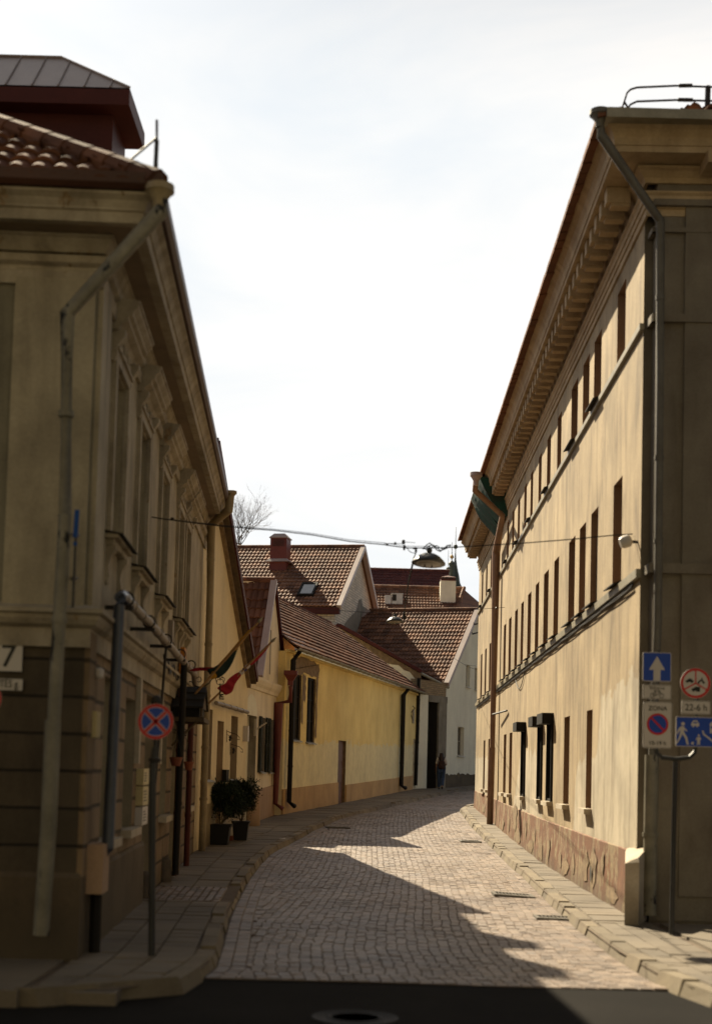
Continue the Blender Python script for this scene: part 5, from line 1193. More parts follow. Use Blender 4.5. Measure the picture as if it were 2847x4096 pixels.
sb_([(140, 14), (140, 24), (149, 24), (149, 14)]); sb_([(155, 14), (155, 24), (164, 24), (164, 14)]); sb_([(148, -4), (148, 10), (157, 10), (157, -4)]); sb_([(71, 40), (83, 40), (86, 34), (68, 34)])
m.obj('house_openings', MT['signblue'], P_b)
# house number and street plates
def wplate(f, u0, v0, u1, v1, o, mat, name, th=.012):
    a = f.hit(u0, v0, o); b = f.hit(u1, v1, o); s0, s1 = sorted((a[0], b[0])); z0, z1 = sorted((a[1], b[1]))
    m = MB(); m.fb(f, s0, s1, z0, z1, o-th, o); return m.obj(name, MT[mat]), (s0+s1)/2, (z0+z1)/2, s1-s0, z1-z0
o, s, z, w, h = wplate(FF, -62, 2572, 88, 2686, .035, 'signwhite', 'number_plate'); tag(o, 'white enamel house number plate reading 7', 'house number')
k = FF.hit(100, 2600, .035)[0]-FF.hit(0, 2600, .035)[0]; k /= 100
def tch(o, t):
    t.data.transform(Matrix.Translation(-o.location)); t.parent = o
sN = FF.hit(34, 2666, .037); t = text('7', 128*k, FF, sN[0], sN[1], .037, 'signblack', None, bold=.002); tch(o, t)
sN = FF.hit(60, 2668, .037); t = text('ME', 11*k, FF, sN[0], sN[1], .037, 'signblack', None) if False else None
o, s, z, w, h = wplate(FF, -150, 2710, 90, 2762, .035, 'signwhite', 'street_name_plate'); tag(o, 'narrow white street name plate ending in ITĖS g. below the number plate', 'street sign')
sN = FF.hit(78, 2750, .037); t = text('AITĖS g.', 42*k, FF, sN[0], sN[1]-.0, .037, 'signblack', None, bold=.0012, align='RIGHT', sx=.72); tch(o, t)
# plaques by the doorway
for i, (v0, v1, mt, lb) in enumerate(((3075, 3142, 'plate', 'cream notice plate, uppermost of the three beside the doorway'), (3148, 3226, 'plate', 'cream notice plate in the middle of the three beside the doorway'), (3232, 3306, 'signwhite', 'white notice plate, lowest of the three beside the doorway'))):
    z1 = FA.hit(560, v0, .09)[1]; z0 = FA.hit(560, v1, .09)[1]
    m = MB(); m.fb(FA, 3.1, 3.75, z0, z1, .0, .09); o = m.obj('notice_plate', MT[mt]); tag(o, lb, 'plaque', 'notice plates beside the left doorway')
    m = MB()
    for r in range(4):
        zz = z1-(z1-z0)*(.25+.16*r); m.fb(FA, 3.2, 3.2+.45*rr.uniform(.5, 1), zz-.012, zz+.004, .089, .0915)
    tch(o, m.obj('print', MT['galv'], None))
m = MB(); m.fb(FA, -1.28, -1.0, 1.98, 2.22, .04, .09); tag(m.obj('notice_plate', MT['plate']), 'small cream plate on the corner quoin left of the blue pipe', 'plaque')
m = MB(); m.lathe(FA.P(-1.15, 2.58, .08), [(.03, -.05), (.045, -.03), (.045, .03), (.02, .05)], 10); tag(m.obj('door_bell', MT['signwhite']), 'small white round fitting above the corner plate', 'fitting')
m = MB(); s_, z_ = FA.hit(689, 2515, .05); m.fb(FA, s_-.12, s_+.12, z_-.2, z_+.12, 0, .07); bx = m.obj('junction_box', MT['greypipe']); tag(bx, 'grey junction box between two upper windows on the left building', 'electrical box')
m = MB(); s_, z_ = FA.hit(741, 2646, .1); m.fb(FA, s_-.2, s_+.2, z_-.22, z_+.22, .02, .1); tag(m.obj('orange_panel', MT['orange']), 'orange enamel panel on the wall beyond the canopy', 'sign')
# blue wrapped rod and front-face things
m = MB(); m.tube([at(310, 2040, 12.3), at(302, 2150, 12.3)], .022, 8); m.tube([at(302, 2168, 12.3), at(301, 2182, 12.3)], .018, 8); o = m.obj('flag_rod', MT['bluetape']); tag(o, 'thin rod with blue wrapping fixed on the left corner wall', 'rod')
m = MB(); m.tube([at(305, 2120, 12.32), at(292, 2430, 12.35)], .011, 6); m.tube([at(290, 2140, 12.5), at(303, 2140, 12.3), at(318, 2140, 12.5)], .012, 5); m.tube([at(285, 2315, 12.5), at(297, 2315, 12.33), at(312, 2315, 12.5)], .012, 5)
q = m.obj('rod', MT['galv'], None); tch(o, q)
# grey gas pipe
G = thing('gas_pipe', 'dark painted pipe rising at the left corner and running along the facade over the canopy', 'pipe', (K.x+.3, 13.3, 0))
px = .16; s0 = -.95
ptsg = [FA.P(-1.02, .55, .1), FA.P(-1.0, .8, .14), FA.P(-.98, .95, .2), FA.P(-.9, 2.0, .2), FA.P(-.80, 3.26, .2), FA.P(-.74, 3.34, .2), FA.P(-.6, 3.38, .2), FA.P(0, 3.38, .2)]
pipe(ptsg, .055, 'bluepipe', G, 'riser', collars=False)
pipe([FA.P(-.62, 3.38, .2), FA.P(2, 3.37, .21), FA.P(5, 3.33, .21), FA.P(9.6, 3.28, .21), FA.P(10.4, 2.9, .2)], .052, 'greypipe', G, 'horizontal_run', collars=True)
for s in (-.3, 1.9, 4.2, 6.6, 8.8): m = MB(); m.fb(FA, s-.03, s+.03, 3.27, 3.31, 0, .28); m.tube([FA.P(s, 3.38+.07*sin(a), .21+.07*cos(a)) for a in [pi*2*k/10 for k in range(11)]], .01, 4); m.obj('bracket', MT['iron'], G)
pipe([FA.P(4.3, 3.3, .2), FA.P(4.3, 1.5, .12)], .018, 'iron', G, 'drop_cable', collars=False)
pipe([FA.P(7.2, 3.3, .22), FA.P(7.15, .1, .2)], .05, 'black', G, 'drop_pipe')
m = MB(); m.tube([FA.P(4.4+.25*i, 3.2-.18*abs(sin(i*1.1)), .16) for i in range(14)], .009, 5); m.tube([FA.P(5.2+.2*i, 3.1-.1*sin(i), .15) for i in range(10)], .008, 5); m.obj('loose_cable', MT['rubber'], G)
m = MB(); m.fb(FA, -1.28, -.86, .55, 1.0, .04, .2); BX = m.obj('meter_box', MT['pinkbase']); tag(BX, 'beige metal meter box low on the left corner', 'meter box')
m = MB(); m.tube([FA.P(-1.07, .0, .12), FA.P(-1.07, .55, .12)], .055, 8); tch(BX, m.obj('conduit', MT['black'], None))
# guard stones
def gstone(p, r, h, label, grp='guard stones along the left wall', mat='stone'):
    m = MB(); r_ = random.Random(int(p.x*100+p.y)); 
    prof = [(r*1.05, -.05), (r*1.02, h*.3), (r*.95, h*.6), (r*.85, h*.85), (r*.6, h*.97), (.02, h)]
    m.lathe(p, prof, 14); 
    for i, v in enumerate(m.v): m.v[i] = v+V((r_.uniform(-1, 1), r_.uniform(-1, 1), r_.uniform(-1, 1)))*r*.05
    o = smooth_angle(m.obj('guard_stone', MT[mat]), 50); tag(o, label, 'guard stone', grp)
gstone(gnd(578, 3590), .1, .34, 'dark round guard stone nearest the camera, left of the doorway')
gstone(gnd(655, 3525), .11, .36, 'dark round guard stone right of the first doorway, behind the sign post')
gstone(gnd(1020, 3303)+V((-.05, .1, 0)), .17, .8, 'tall reddish guard stone behind the potted trees at the arched niche', mat='pinkbase')
rk = gnd(2222, 3455); m = MB(); r_ = random.Random(4); m.lathe(rk+V((-.02, 0, 0)), [(.12, -.03), (.16, .06), (.15, .16), (.10, .24), (.02, .28)], 10)
for i, v in enumerate(m.v): m.v[i] = v+V((r_.uniform(-1, 1), r_.uniform(-1, 1), r_.uniform(-1, 1)))*.02
tag(smooth_angle(m.obj('boulder', MT['stone']), 50), 'small brown boulder against the red plinth on the right pavement', 'boulder')
m = MB(); a = [(3.24, 16.95), (3.40, 16.92), (3.63, 17.58), (3.50, 18.3)]
m.hexa([(x, y, 0) for x, y in a], [(a[0][0], a[0][1], .72), (a[1][0], a[1][1], .74), (a[2][0], a[2][1], .84), (a[3][0], a[3][1], .80)]); m.hexa([(a[0][0], a[0][1], .72), (a[1][0], a[1][1], .74), (a[2][0], a[2][1], .84), (a[3][0], a[3][1], .80)], [(a[0][0]+.06, a[0][1]+.06, .76), (a[1][0], a[1][1]+.06, .79), (a[2][0], a[2][1], .88), (a[3][0]+.02, a[3][1]-.05, .84)])
tag(m.obj('corner_guard', MT['whitestone']), 'whitewashed corner guard post at the near end of the ochre building', 'corner guard')
m = MB(); s_, z_ = FR.hit(2505, 2165, .15); c = FR.P(s_, z_, .15); m.lathe(c, [(.06, -.09), (.08, -.05), (.08, .03), (.05, .06)], 12, M=Matrix.Rotation(radians(70), 3, 'Y')); q = MB(); q.tube([c, FR.P(s_+.05, z_+.0, .0)], .02, 6)
o = smooth_angle(m.obj('floodlight', MT['signwhite'])); tag(o, 'small white floodlight on the ochre wall beside the wire anchor', 'floodlight'); tch(o, q.obj('arm', MT['iron'], None))
# ------------------------------------------------------------------ FLAGS, KEY SIGN, HANGING POTS
def flag(poly_rows, mats, names, pole, label, group='flags above the doorway'):
    T = thing('flag', label, 'flag', tuple(pole[0]), group)
    m = MB(); m.tube(pole, .018, 8); m.obj('pole', MT['palewood'], T)
    m = MB(); p = pole[-1]; d = (pole[-1]-pole[-2]).normalized(); m.lathe(p, [(.018, -.01), (.03, .03), (.004, .11)], 8, M=d.to_track_quat('Z', 'Y').to_matrix()); m.obj('finial', MT['zinc'], T)
    for rows, mt, nm in poly_rows:
        m = MB()
        R_ = [[r[0], r[0].lerp(r[1], .5)+V((.01, .05*(-1)**i, .012)), r[1]] for i, r in enumerate(rows)]
        m.mesh([p for r in R_ for p in r], [(3*i+k, 3*i+k+1, 3*i+k+4, 3*i+k+3) for i in range(len(R_)-1) for k in (0, 1)])
        o = m.obj(nm, MT[mt], T); smooth_angle(o, 60)
        md = o.modifiers.new('thick', 'SOLIDIFY'); md.thickness = .006
        sb2 = o.modifiers.new('smooth', 'SUBSURF'); sb2.levels = 1; sb2.render_levels = 2
    return T
fy = 22.3
def q_(u, v, dy=0): return at(u, v, fy+dy)
pa, pb_ = q_(698, 2870, .3), q_(1034, 2488, -.25)
def onpole(t): return pa.lerp(pb_, t)
yel = [[onpole(.97)+V((0, 0, .02)), onpole(.97)-V((0, .03, .03))], [q_(985, 2528, -.2), q_(990, 2545, -.16)], [q_(940, 2580, -.15), q_(955, 2588, -.05)], [q_(890, 2640, -.05), q_(918, 2636, .08)], [q_(860, 2668, .0), q_(897, 2672, .1)], [q_(838, 2700, .05), q_(862, 2716, .12)], [q_(836, 2718, .06), q_(858, 2714, .12)]]
grn = [[q_(952, 2583, -.08), q_(950, 2598, -.02)], [q_(916, 2620, 0), q_(934, 2648, .06)], [q_(886, 2646, .0), q_(908, 2690, .12)], [q_(862, 2666, -.02), q_(884, 2708, .13)], [q_(836, 2674, -.04), q_(862, 2716, .14)], [q_(822, 2672, -.05), q_(842, 2700, .12)], [q_(806, 2670, -.05), q_(832, 2686, .08)]]
red = [[q_(860, 2668, -.05), q_(850, 2680, .0)], [q_(830, 2668, -.06), q_(822, 2683, .0)], [q_(800, 2668, -.03), q_(795, 2684, .02)], [q_(775, 2672, 0), q_(772, 2686, .04)], [q_(756, 2682, .02), q_(756, 2684, .03)]]
flag([(yel, 'fy', 'yellow_stripe'), (grn, 'fg', 'green_stripe'), (red, 'fr', 'red_stripe')], 0, 0, [pa, onpole(.5), pb_], 'furled yellow, green and red flag on the nearer slanting pole')
fy = 24.6
pa, pb_ = q_(835, 2814, .3), q_(1088, 2566, -.3)
r1 = [[q_(1084, 2574, -.28), q_(1080, 2578, -.25)], [q_(1060, 2592, -.2), q_(1068, 2596, -.15)], [q_(1030, 2622, -.15), q_(1046, 2626, -.05)], [q_(1000, 2645, -.1), q_(1020, 2652, .02)], [q_(990, 2655, -.1), q_(1002, 2664, .02)]]
wb = [[q_(992, 2650, -.1), q_(1004, 2664, .02)], [q_(975, 2668, -.08), q_(990, 2680, .04)]]
bb = [[q_(975, 2668, -.08), q_(990, 2680, .04)], [q_(966, 2676, -.08), q_(980, 2690, .04)]]
wb2 = [[q_(966, 2676, -.08), q_(980, 2690, .04)], [q_(952, 2688, -.06), q_(966, 2704, .06)]]
r2 = [[q_(955, 2684, -.06), q_(968, 2702, .06)], [q_(925, 2705, -.04), q_(950, 2722, .1)], [q_(908, 2718, -.02), q_(940, 2738, .12)], [q_(905, 2732, 0), q_(936, 2752, .15)], [q_(880, 2742, .02), q_(932, 2768, .16)], [q_(863, 2752, .05), q_(915, 2778, .16)], [q_(880, 2762, .07), q_(898, 2782, .14)]]
flag([(r1, 'fr', 'red_cloth'), (wb, 'fw', 'white_stripe'), (bb, 'fb_', 'blue_stripe'), (wb2, 'fw', 'white_stripe'), (r2, 'fr', 'red_cloth')], 0, 0, [pa, pa.lerp(pb_, .5), pb_], 'furled red flag with blue and white band on the farther slanting pole')
# key sign
yk = 23.4; kc = at(881, 2722, yk); kk = yk/F
KS = thing('hanging_key_sign', 'black wrought iron key hanging from a scrolled bracket beside the canopy', 'shop sign', tuple(kc))
m = MB()
def arc(cx, cy, r, a0, a1, n=12, sy=1): return [at(cx+r*cos(a0+(a1-a0)*k/n), cy-r*sy*sin(a0+(a1-a0)*k/n), yk) for k in range(n+1)]
m.tube(arc(881, 2728, 15, 0, 2*pi, 20, .75), .006, 6); m.tube(arc(872, 2718, 9, -.5, 4.5), .006, 6); m.tube(arc(890, 2718, 9, -1.4, 3.6), .006, 6); m.tube(arc(881, 2711, 9, -.3, 3.5), .006, 6)
m.tube([at(881, 2734, yk), at(879, 2798, yk)], .011, 6)
b0 = at(879, 2775, yk)
for (x0, x1, y0, y1) in ((4, 16, 0, 6), (4, 9, 6, 12), (4, 16, 10, 15), (4, 18, 18, 23)): m.box(b0.x+x0*kk, b0.x+x1*kk, yk-.008, yk+.008, b0.z-y1*kk, b0.z-y0*kk)
m.obj('key', MT['iron'], KS)
m = MB(); m.tube(arc(762, 2740, 14, pi*.9, -.1, 10), .009, 6); m.tube([at(776, 2738, yk), at(785, 2745, yk), at(800, 2748, yk), at(820, 2744, yk), at(838, 2732, yk), at(848, 2716, yk), at(862, 2712, yk), at(881, 2706, yk)], .009, 6)
m.tube(arc(796, 2718, 10, -pi*.7, pi*.9, 14), .007, 6); m.obj('bracket', MT['iron'], KS)
def hpot(u, v0, v1, hw, yy, hook, label):
    c = at(u, v1, yy); k = yy/F; h = (v1-v0)*k; T = thing('hanging_flower_pot', label, 'flower pot', tuple(c), 'hanging pots by the second doorway')
    m = MB(); m.lathe(c, [(hw*k*.62, 0), (hw*k*.9, h*.8), (hw*k, h*.82), (hw*k, h), (hw*k*.85, h), (hw*k*.8, h*.85)], 16); smooth_angle(m.obj('pot', MT['terracotta'], T))
    top = at(hook[0], hook[1], yy); m = MB()
    for a in (0, 2.1, 4.2): m.tube([c+V((hw*k*.95*cos(a), hw*k*.95*sin(a), h)), top], .004, 4)
    m.obj('chains', MT['iron'], T)
    m = MB(); m.tube([top]+[top+V((.08*cos(t)-.08, 0, .1+.08*sin(t))) for t in [k2*.4 for k2 in range(-3, 9)]], .006, 5); m.tube([top+V((0, 0, .05)), top+V((-.22, 0, .12)), top+V((-.3, 0, .02))], .008, 5); m.obj('hook', MT['iron'], T)
hpot(704, 3029, 3064, 27, 21.4, (708, 2935), 'empty terracotta pot on chains, nearer of the two beside the rust brown pipe')
hpot(755, 3047, 3081, 21, 23.8, (747, 2955), 'empty terracotta pot on chains, farther of the two beside the cream downpipe')
# ------------------------------------------------------------------ POTTED TREES
def ptree(p, w, h, crown, seed, label):
    T = thing('potted_tree', label, 'potted tree', tuple(p), 'potted trees before the cream house')
    m = MB(); 
    def sq(r, z): return [(p.x-r, p.y-r, p.z+z), (p.x+r, p.y-r, p.z+z), (p.x+r, p.y+r, p.z+z), (p.x-r, p.y+r, p.z+z)]
    m.hexa(sq(w*.36, 0), sq(w*.46, h*.88)); m.hexa(sq(w*.5, h*.88), sq(w*.52, h)); m.obj('pot', MT['pot'], T)
    r_ = random.Random(seed); t = MB(); cc = crown[0]
    for k in range(5): t.tube([p+V((r_.uniform(-.04, .04), r_.uniform(-.04, .04), h*.9)), p.lerp(cc, .6)+V((r_.uniform(-.1, .1), r_.uniform(-.1, .1), 0)), cc+V((r_.uniform(-.2, .2), r_.uniform(-.2, .2), .1))], .016, 5, .007)
    t.obj('trunk', MT['bark'], T)
    m = MB(); lobes = [(cc+V((r_.uniform(-1, 1), r_.uniform(-1, 1), r_.uniform(-.9, .9)))*1.0*crown[1]*.62 if False else cc+V((r_.uniform(-1, 1), r_.uniform(-1, 1), r_.uniform(-1, .95)))*crown[1]*.72, crown[1]*r_.uniform(.22, .46), r_.random()) for _ in range(30)]
    for c, R_, tone in lobes:
        for _ in range(340):
            d = V((r_.gauss(0, 1), r_.gauss(0, 1), r_.gauss(0, 1))).normalized(); q = c+d*R_*(r_.uniform(.55, 1.08) if r_.random() < .8 else r_.uniform(1.05, 1.5)); 
            s = r_.uniform(.022, .045); a = V((r_.gauss(0, 1), r_.gauss(0, 1), r_.gauss(0, 1))).normalized(); b = d.cross(a); b = b.normalized() if b.length > .01 else V((1, 0, 0))
            e = (d*.8+a*.6+V((0, 0, .3))).normalized()
            m.poly([q-b*s*.35, q+e*s, q+b*s*.35, q-e*s*.6+b*s*.1], max(0, min(1, tone*.6+.4*r_.random())))
    for _ in range(60):    # straggling lower twigs
        q = p+V((r_.uniform(-.2, .2), r_.uniform(-.2, .2), h+r_.uniform(.02, .35)))
        for k in range(5):
            d = V((r_.gauss(0, 1), r_.gauss(0, 1), r_.gauss(0, 1))).normalized()*.03; m.poly([q, q+d, q+d*.5+V((.012, 0, .02))], r_.random())
            q = q+V((r_.uniform(-.03, .03), r_.uniform(-.03, .03), .03))
    m.obj('crown', MT['leaf'], T)
p1 = gnd(877, 3378); p2 = gnd(962, 3360)
ptree(p1, .50, .43, (p1+V((.12, .1, .95)), .36), 5, 'dark green tree in a black square pot, nearer of the two by the cream house')
ptree(p2, .38, .42, (p2+V((.0, .0, .97)), .35), 9, 'dark green tree in a black pot, farther of the two and partly behind')
m = MB(); b = gnd(925, 3362); m.box(b.x-.09, b.x+.04, b.y-.05, b.y+.1, b.z, b.z+.1); tag(m.obj('brick', MT['terracotta']), 'single red brick on the pavement between the two pots', 'brick')
# wall ornaments, mailbox, pipe on the cream house
for i, (u, v, lb) in enumerate(((930, 2945, 'curled iron wall bracket, upper left of the pair on the cream house'), (943, 2995, 'curled iron wall bracket, lower right of the pair on the cream house'))):
    s, z = FH.hit(u-22, v, .03); m = MB(); yw_ = FH.P(s, z).y
    m.tube([at(u-22, v-26, yw_), at(u-22, v+24, yw_)], .007, 5); m.tube([at(u-22, v-20, yw_), at(u-5, v-14, yw_), at(u+15, v-8, yw_), at(u+28, v+4, yw_), at(u+28, v+14, yw_), at(u+20, v+12, yw_)], .007, 5)
    m.tube([at(u-20, v-6, yw_), at(u-6, v+2, yw_), at(u, v+12, yw_)], .006, 5); m.lathe(at(u-8, v+4, yw_), [(.005, -.05), (.04, 0), (.005, .05)], 6); m.lathe(at(u-10, v+14, yw_), [(.005, -.04), (.03, 0), (.005, .04)], 6)
    tag(m.obj('wall_bracket', MT['iron']), lb, 'wall bracket', 'curled iron wall brackets')
s, z = FH.hit(902, 3104, .06); m = MB(); m.fb(FH, s-.12, s+.25, z-.14, z+.14, 0, .1); tag(m.obj('mailbox', MT['black']), 'small black mailbox on the cream house above the trees', 'mailbox')
pipe([FH.P(.9, 3.06, .1), FH.P(5.3, 3.05, .1)], .045, 'greypipe', H, 'wall_pipe')
s, z = FH.hit(980, 2910, .06); m = MB(); m.fb(FH, 5.3, 5.5, 2.35, 2.72, 0, .12); tag(m.obj('notice_board', MT['signwhite']), 'small white notice board at the right edge of the cream house', 'notice board')
m = MB(); s, z = FP.hit(1033, 2908, .06); m.tube([FP.P(s-.2, z-.1, .0), FP.P(s+.15, z+.12, .25)], .022, 6); m.fb(FP, s-.32, s-.16, z-.25, z+.2, 0, .06); tag(m.obj('flag_holder', MT['whiteframe']), 'pale angled flag holder beside the dark shutters', 'flag holder')
m = MB(); s, z = FY.hit(1660, 2862, .1); m.fb(FY, s-.25, s+.15, z-.35, z+.25, .0, .04); o = m.obj('wall_plaque', MT['creampipe']); tag(o, 'small plaque with iron scroll near the far end of the yellow wall', 'plaque')
m = MB(); c = FY.P(s-.5, z, .06); m.tube([c+V((0, 0, .4+.0)), c+V((.1, 0, .3)), c+V((0, -.02, .2)), c+V((-.08, 0, .05)), c+V((.02, 0, -.25))], .02, 5); tch(o, m.obj('scroll', MT['iron'], None))
m = MB(); c = V((1.6, 33, 0))
# wire brackets on white house
m = MB(); yy = 68; m.tube([at(1893, 2490, yy), at(1895, 2498, yy), at(1925, 2492, yy)], .02, 5); tag(m.obj('hook', MT['iron']), 'upper bent iron hook on the white gable', 'hook', 'iron hooks on the white gable')
m = MB(); m.tube([at(1886, 2528, yy), at(1888, 2536, yy), at(1925, 2527, yy)], .02, 5); tag(m.obj('hook', MT['iron']), 'lower bent iron hook on the white gable', 'hook', 'iron hooks on the white gable')
# drains and manholes
def grate(p, w, l, label, yaw=0, tilt=0, cat='drain grate'):
    m = MB(); z = g(p.y)-.115
    R3 = Matrix.Rotation(yaw, 3, 'Z') @ Matrix.Rotation(tilt, 3, 'Y')
    def bx(x0, x1, y0, y1, z0, z1):
        P8 = [V((x, y, q)) for q in (z0, z1) for x, y in ((x0, y0), (x1, y0), (x1, y1), (x0, y1))]; P8 = [V((p.x, p.y, z))+R3 @ q for q in P8]; m.hexa(P8[:4], P8[4:])
    bx(-w/2, w/2, -l/2, -l/2+.04, 0, .03); bx(-w/2, w/2, l/2-.04, l/2, 0, .03); bx(-w/2, -w/2+.04, -l/2+.04, l/2-.04, 0, .03); bx(w/2-.04, w/2, -l/2+.04, l/2-.04, 0, .03)
    n = int(w/.05)
    for k in range(1, n): bx(-w/2+k*w/n-.008, -w/2+k*w/n+.008, -l/2+.04, l/2-.04, .004, .026)
    tag(m.obj('drain_grate', MT['pipegrey']), label, cat, 'drain grates in the road')
grate(gnd(2050, 3580, -.1), .62, .5, 'sunken iron drain grate by the right kerb in sunlight', 0, .05)
grate(gnd(2215, 3672, -.1), .5, .4, 'iron drain grate by the right kerb at the shadow edge', 0, .02)
grate(gnd(1880, 3365, -.1), .5, .6, 'small far drain grate near the right kerb', 0)
grate(gnd(1350, 3310, -.1), .6, .5, 'dark drain grate beside the left kerb in shade', .2)
m = MB(); c = gnd(1420, 4072, -.13); m.lathe((c.x, c.y, -.135), [(.33, 0), (.33, .012), (.30, .014), (.29, .008), (.02, .010)], 36); m.lathe((c.x, c.y, -.133), [(.22, .009), (.21, .013), (.19, .013), (.18, .009)], 30); tag(smooth_angle(m.obj('manhole_cover', MT['black'])), 'round manhole cover in the dark asphalt at the bottom edge', 'manhole cover')
# small litter
m = MB(); p = gnd(1130, 3361); m.poly([p+V((-.08, -.05, .04)), p+V((.07, -.04, .035)), p+V((.05, .06, .05)), p+V((-.06, .05, .04))]); tag(m.obj('paper_scrap', MT['signwhite']), 'white paper scrap on the left pavement', 'litter')
# leaning post base and stones by the wall
# ------------------------------------------------------------------ PERSON
pp_ = gnd(1762, 3159); 
def person():
    T = thing('person', 'person with long dark hair walking away in a white top and blue jeans', 'person', tuple(pp_))
    H_ = 1.68; o = pp_
    J = dict(pel=(0, 0, .93), sp=(0, .01, 1.1), ch=(0, .015, 1.28), nk=(0, .01, 1.42), hd=(0, .02, 1.52), ht=(0, .02, 1.61), face=(0, .06, 1.53),
             sl=(-.16, .01, 1.37), el=(-.215, -.01, 1.12), wl=(-.22, .04, .90), hl=(-.22, .07, .83), sr=(.16, .01, 1.37), er=(.22, -.02, 1.12), wr=(.13, .16, 1.05), hr=(.07, .2, 1.08),
             hpl=(-.09, 0, .9), kl=(-.09, .12, .5), al=(-.07, .17, .1), tl=(-.07, .29, .04), hpr=(.09, 0, .9), kr=(.075, .04, .49), ar=(.04, -.22, .16), tr=(.04, -.17, .03))
    RD = dict(pel=.14, sp=.115, ch=.125, nk=.05, hd=.078, ht=.07, face=.05, sl=.06, el=.04, wl=.026, hl=.03, sr=.06, er=.04, wr=.026, hr=.03, hpl=.095, kl=.06, al=.04, tl=.03, hpr=.095, kr=.06, ar=.04, tr=.03)
    ED = [('pel', 'sp'), ('sp', 'ch'), ('ch', 'nk'), ('nk', 'hd'), ('hd', 'ht'), ('hd', 'face'), ('ch', 'sl'), ('sl', 'el'), ('el', 'wl'), ('wl', 'hl'), ('ch', 'sr'), ('sr', 'er'), ('er', 'wr'), ('wr', 'hr'), ('pel', 'hpl'), ('hpl', 'kl'), ('kl', 'al'), ('al', 'tl'), ('pel', 'hpr'), ('hpr', 'kr'), ('kr', 'ar'), ('ar', 'tr')]
    for sd, w, h in (('l', 'wl', 'hl'), ('r', 'wr', 'hr')):
        d = (V(J[h])-V(J[w])).normalized(); sx = V((0, 1, 0)) if sd == 'l' else V((0, .3, 1)).normalized()
        for i in range(4):
            a = V(J[h])+sx*(-.024+.016*i)+d*.02; n1, n2 = 'f%s%da' % (sd, i), 'f%s%db' % (sd, i)
            J[n1] = a+d*.03; J[n2] = a+d*(.06-.006*abs(i-1.3))+V((.012 if sd == 'l' else 0, 0, 0)); RD[n1] = .009; RD[n2] = .0075; ED += [(h, n1), (n1, n2)]
        J['t'+sd+'h'] = V(J[h])+sx*.04-d*.005; RD['t'+sd+'h'] = .010; ED.append((h, 't'+sd+'h'))
    def skin(name, keys, edges, rad, mat, lv=2, parent=T):
        me = bpy.data.meshes.new(name); idx = {k: i for i, k in enumerate(keys)}
        me.from_pydata([tuple(J[k]) for k in keys], [(idx[a], idx[b]) for a, b in edges], [])
        ob = bpy.data.objects.new(name, me); COL.objects.link(ob); ob.parent = parent
        md = ob.modifiers.new('skin', 'SKIN'); md.use_smooth_shade = True
        for i, k in enumerate(keys):
            r = rad[k]; me.skin_vertices[0].data[i].radius = (r[0], r[1]) if isinstance(r, tuple) else (r, r)
        me.skin_vertices[0].data[0].use_root = True
        s = ob.modifiers.new('sub', 'SUBSURF'); s.levels = lv; s.render_levels = lv; me.materials.append(MT[mat]); return ob
    skin('body', list(J.keys()), ED, RD, 'skin')
    R2 = {k: RD[k]*1.18+.012 for k in RD}; R2['ch'] = .15; R2['sp'] = .135; R2['pel'] = .155
    skin('shirt', ['pel', 'sp', 'ch', 'sl', 'sr', 'el', 'er'], [('pel', 'sp'), ('sp', 'ch'), ('ch', 'sl'), ('ch', 'sr'), ('sl', 'el'), ('sr', 'er')], R2, 'shirt')
    R3 = {k: RD[k]*1.25+.015 for k in RD}; R3['pel'] = .155; R3['al'] = .075; R3['ar'] = .075
    skin('jeans', ['pel', 'hpl', 'kl', 'al', 'hpr', 'kr', 'ar'], [('pel', 'hpl'), ('hpl', 'kl'), ('kl', 'al'), ('pel', 'hpr'), ('hpr', 'kr'), ('kr', 'ar')], R3, 'jeans')
    for s, a, t in (('l', 'al', 'tl'), ('r', 'ar', 'tr')):
        R4 = {a: .05, t: .045}; skin('shoe', [a, t], [(a, t)], R4, 'shoe')
    J.update(h0=(0, .0, 1.60), h1=(0, -.03, 1.5), h2=(0, -.065, 1.38), h3=(0, -.1, 1.25), h4=(0, -.1, 1.16), h5=(-.06, -.09, 1.26), h6=(.07, -.09, 1.24))
    skin('hair', ['h1', 'h0', 'h2', 'h3', 'h4', 'h5', 'h6'], [('h1', 'h0'), ('h1', 'h2'), ('h2', 'h3'), ('h3', 'h4'), ('h2', 'h5'), ('h2', 'h6')], dict(h0=.085, h1=.10, h2=.10, h3=.08, h4=.03, h5=.07, h6=.06), 'hair')
    B_ = thing('backpack', 'dark brown backpack worn by the walking person', 'backpack', tuple(pp_+V((0, -.2, 1.0))))
    m = MB(); c = pp_+V((0, -.19, 1.13)); m.lathe(c, [(.02, -.22), (.12, -.2), (.155, -.1), (.15, .05), (.12, .15), (.02, .19)], 16, sy=.6); smooth_angle(m.obj('bag', MT['bag'], B_), 60)
    m = MB(); m.lathe(c+V((0, -.08, -.07)), [(.02, -.09), (.09, -.08), (.095, .05), (.02, .08)], 12, sy=.5); smooth_angle(m.obj('pocket', MT['bag'], B_), 60)
    m = MB()
    for sx in (-1, 1): m.tube([pp_+V((sx*.1, -.13, 1.3)), pp_+V((sx*.13, -.02, 1.44)), pp_+V((sx*.15, .12, 1.35)), pp_+V((sx*.17, .1, 1.12)), pp_+V((sx*.13, -.1, 1.0))], .018, 6)
    m.tube([pp_+V((.13, -.14, 1.02)), pp_+V((.14, -.17, .9))], .01, 5); m.obj('strap', MT['bag'], B_)
person()
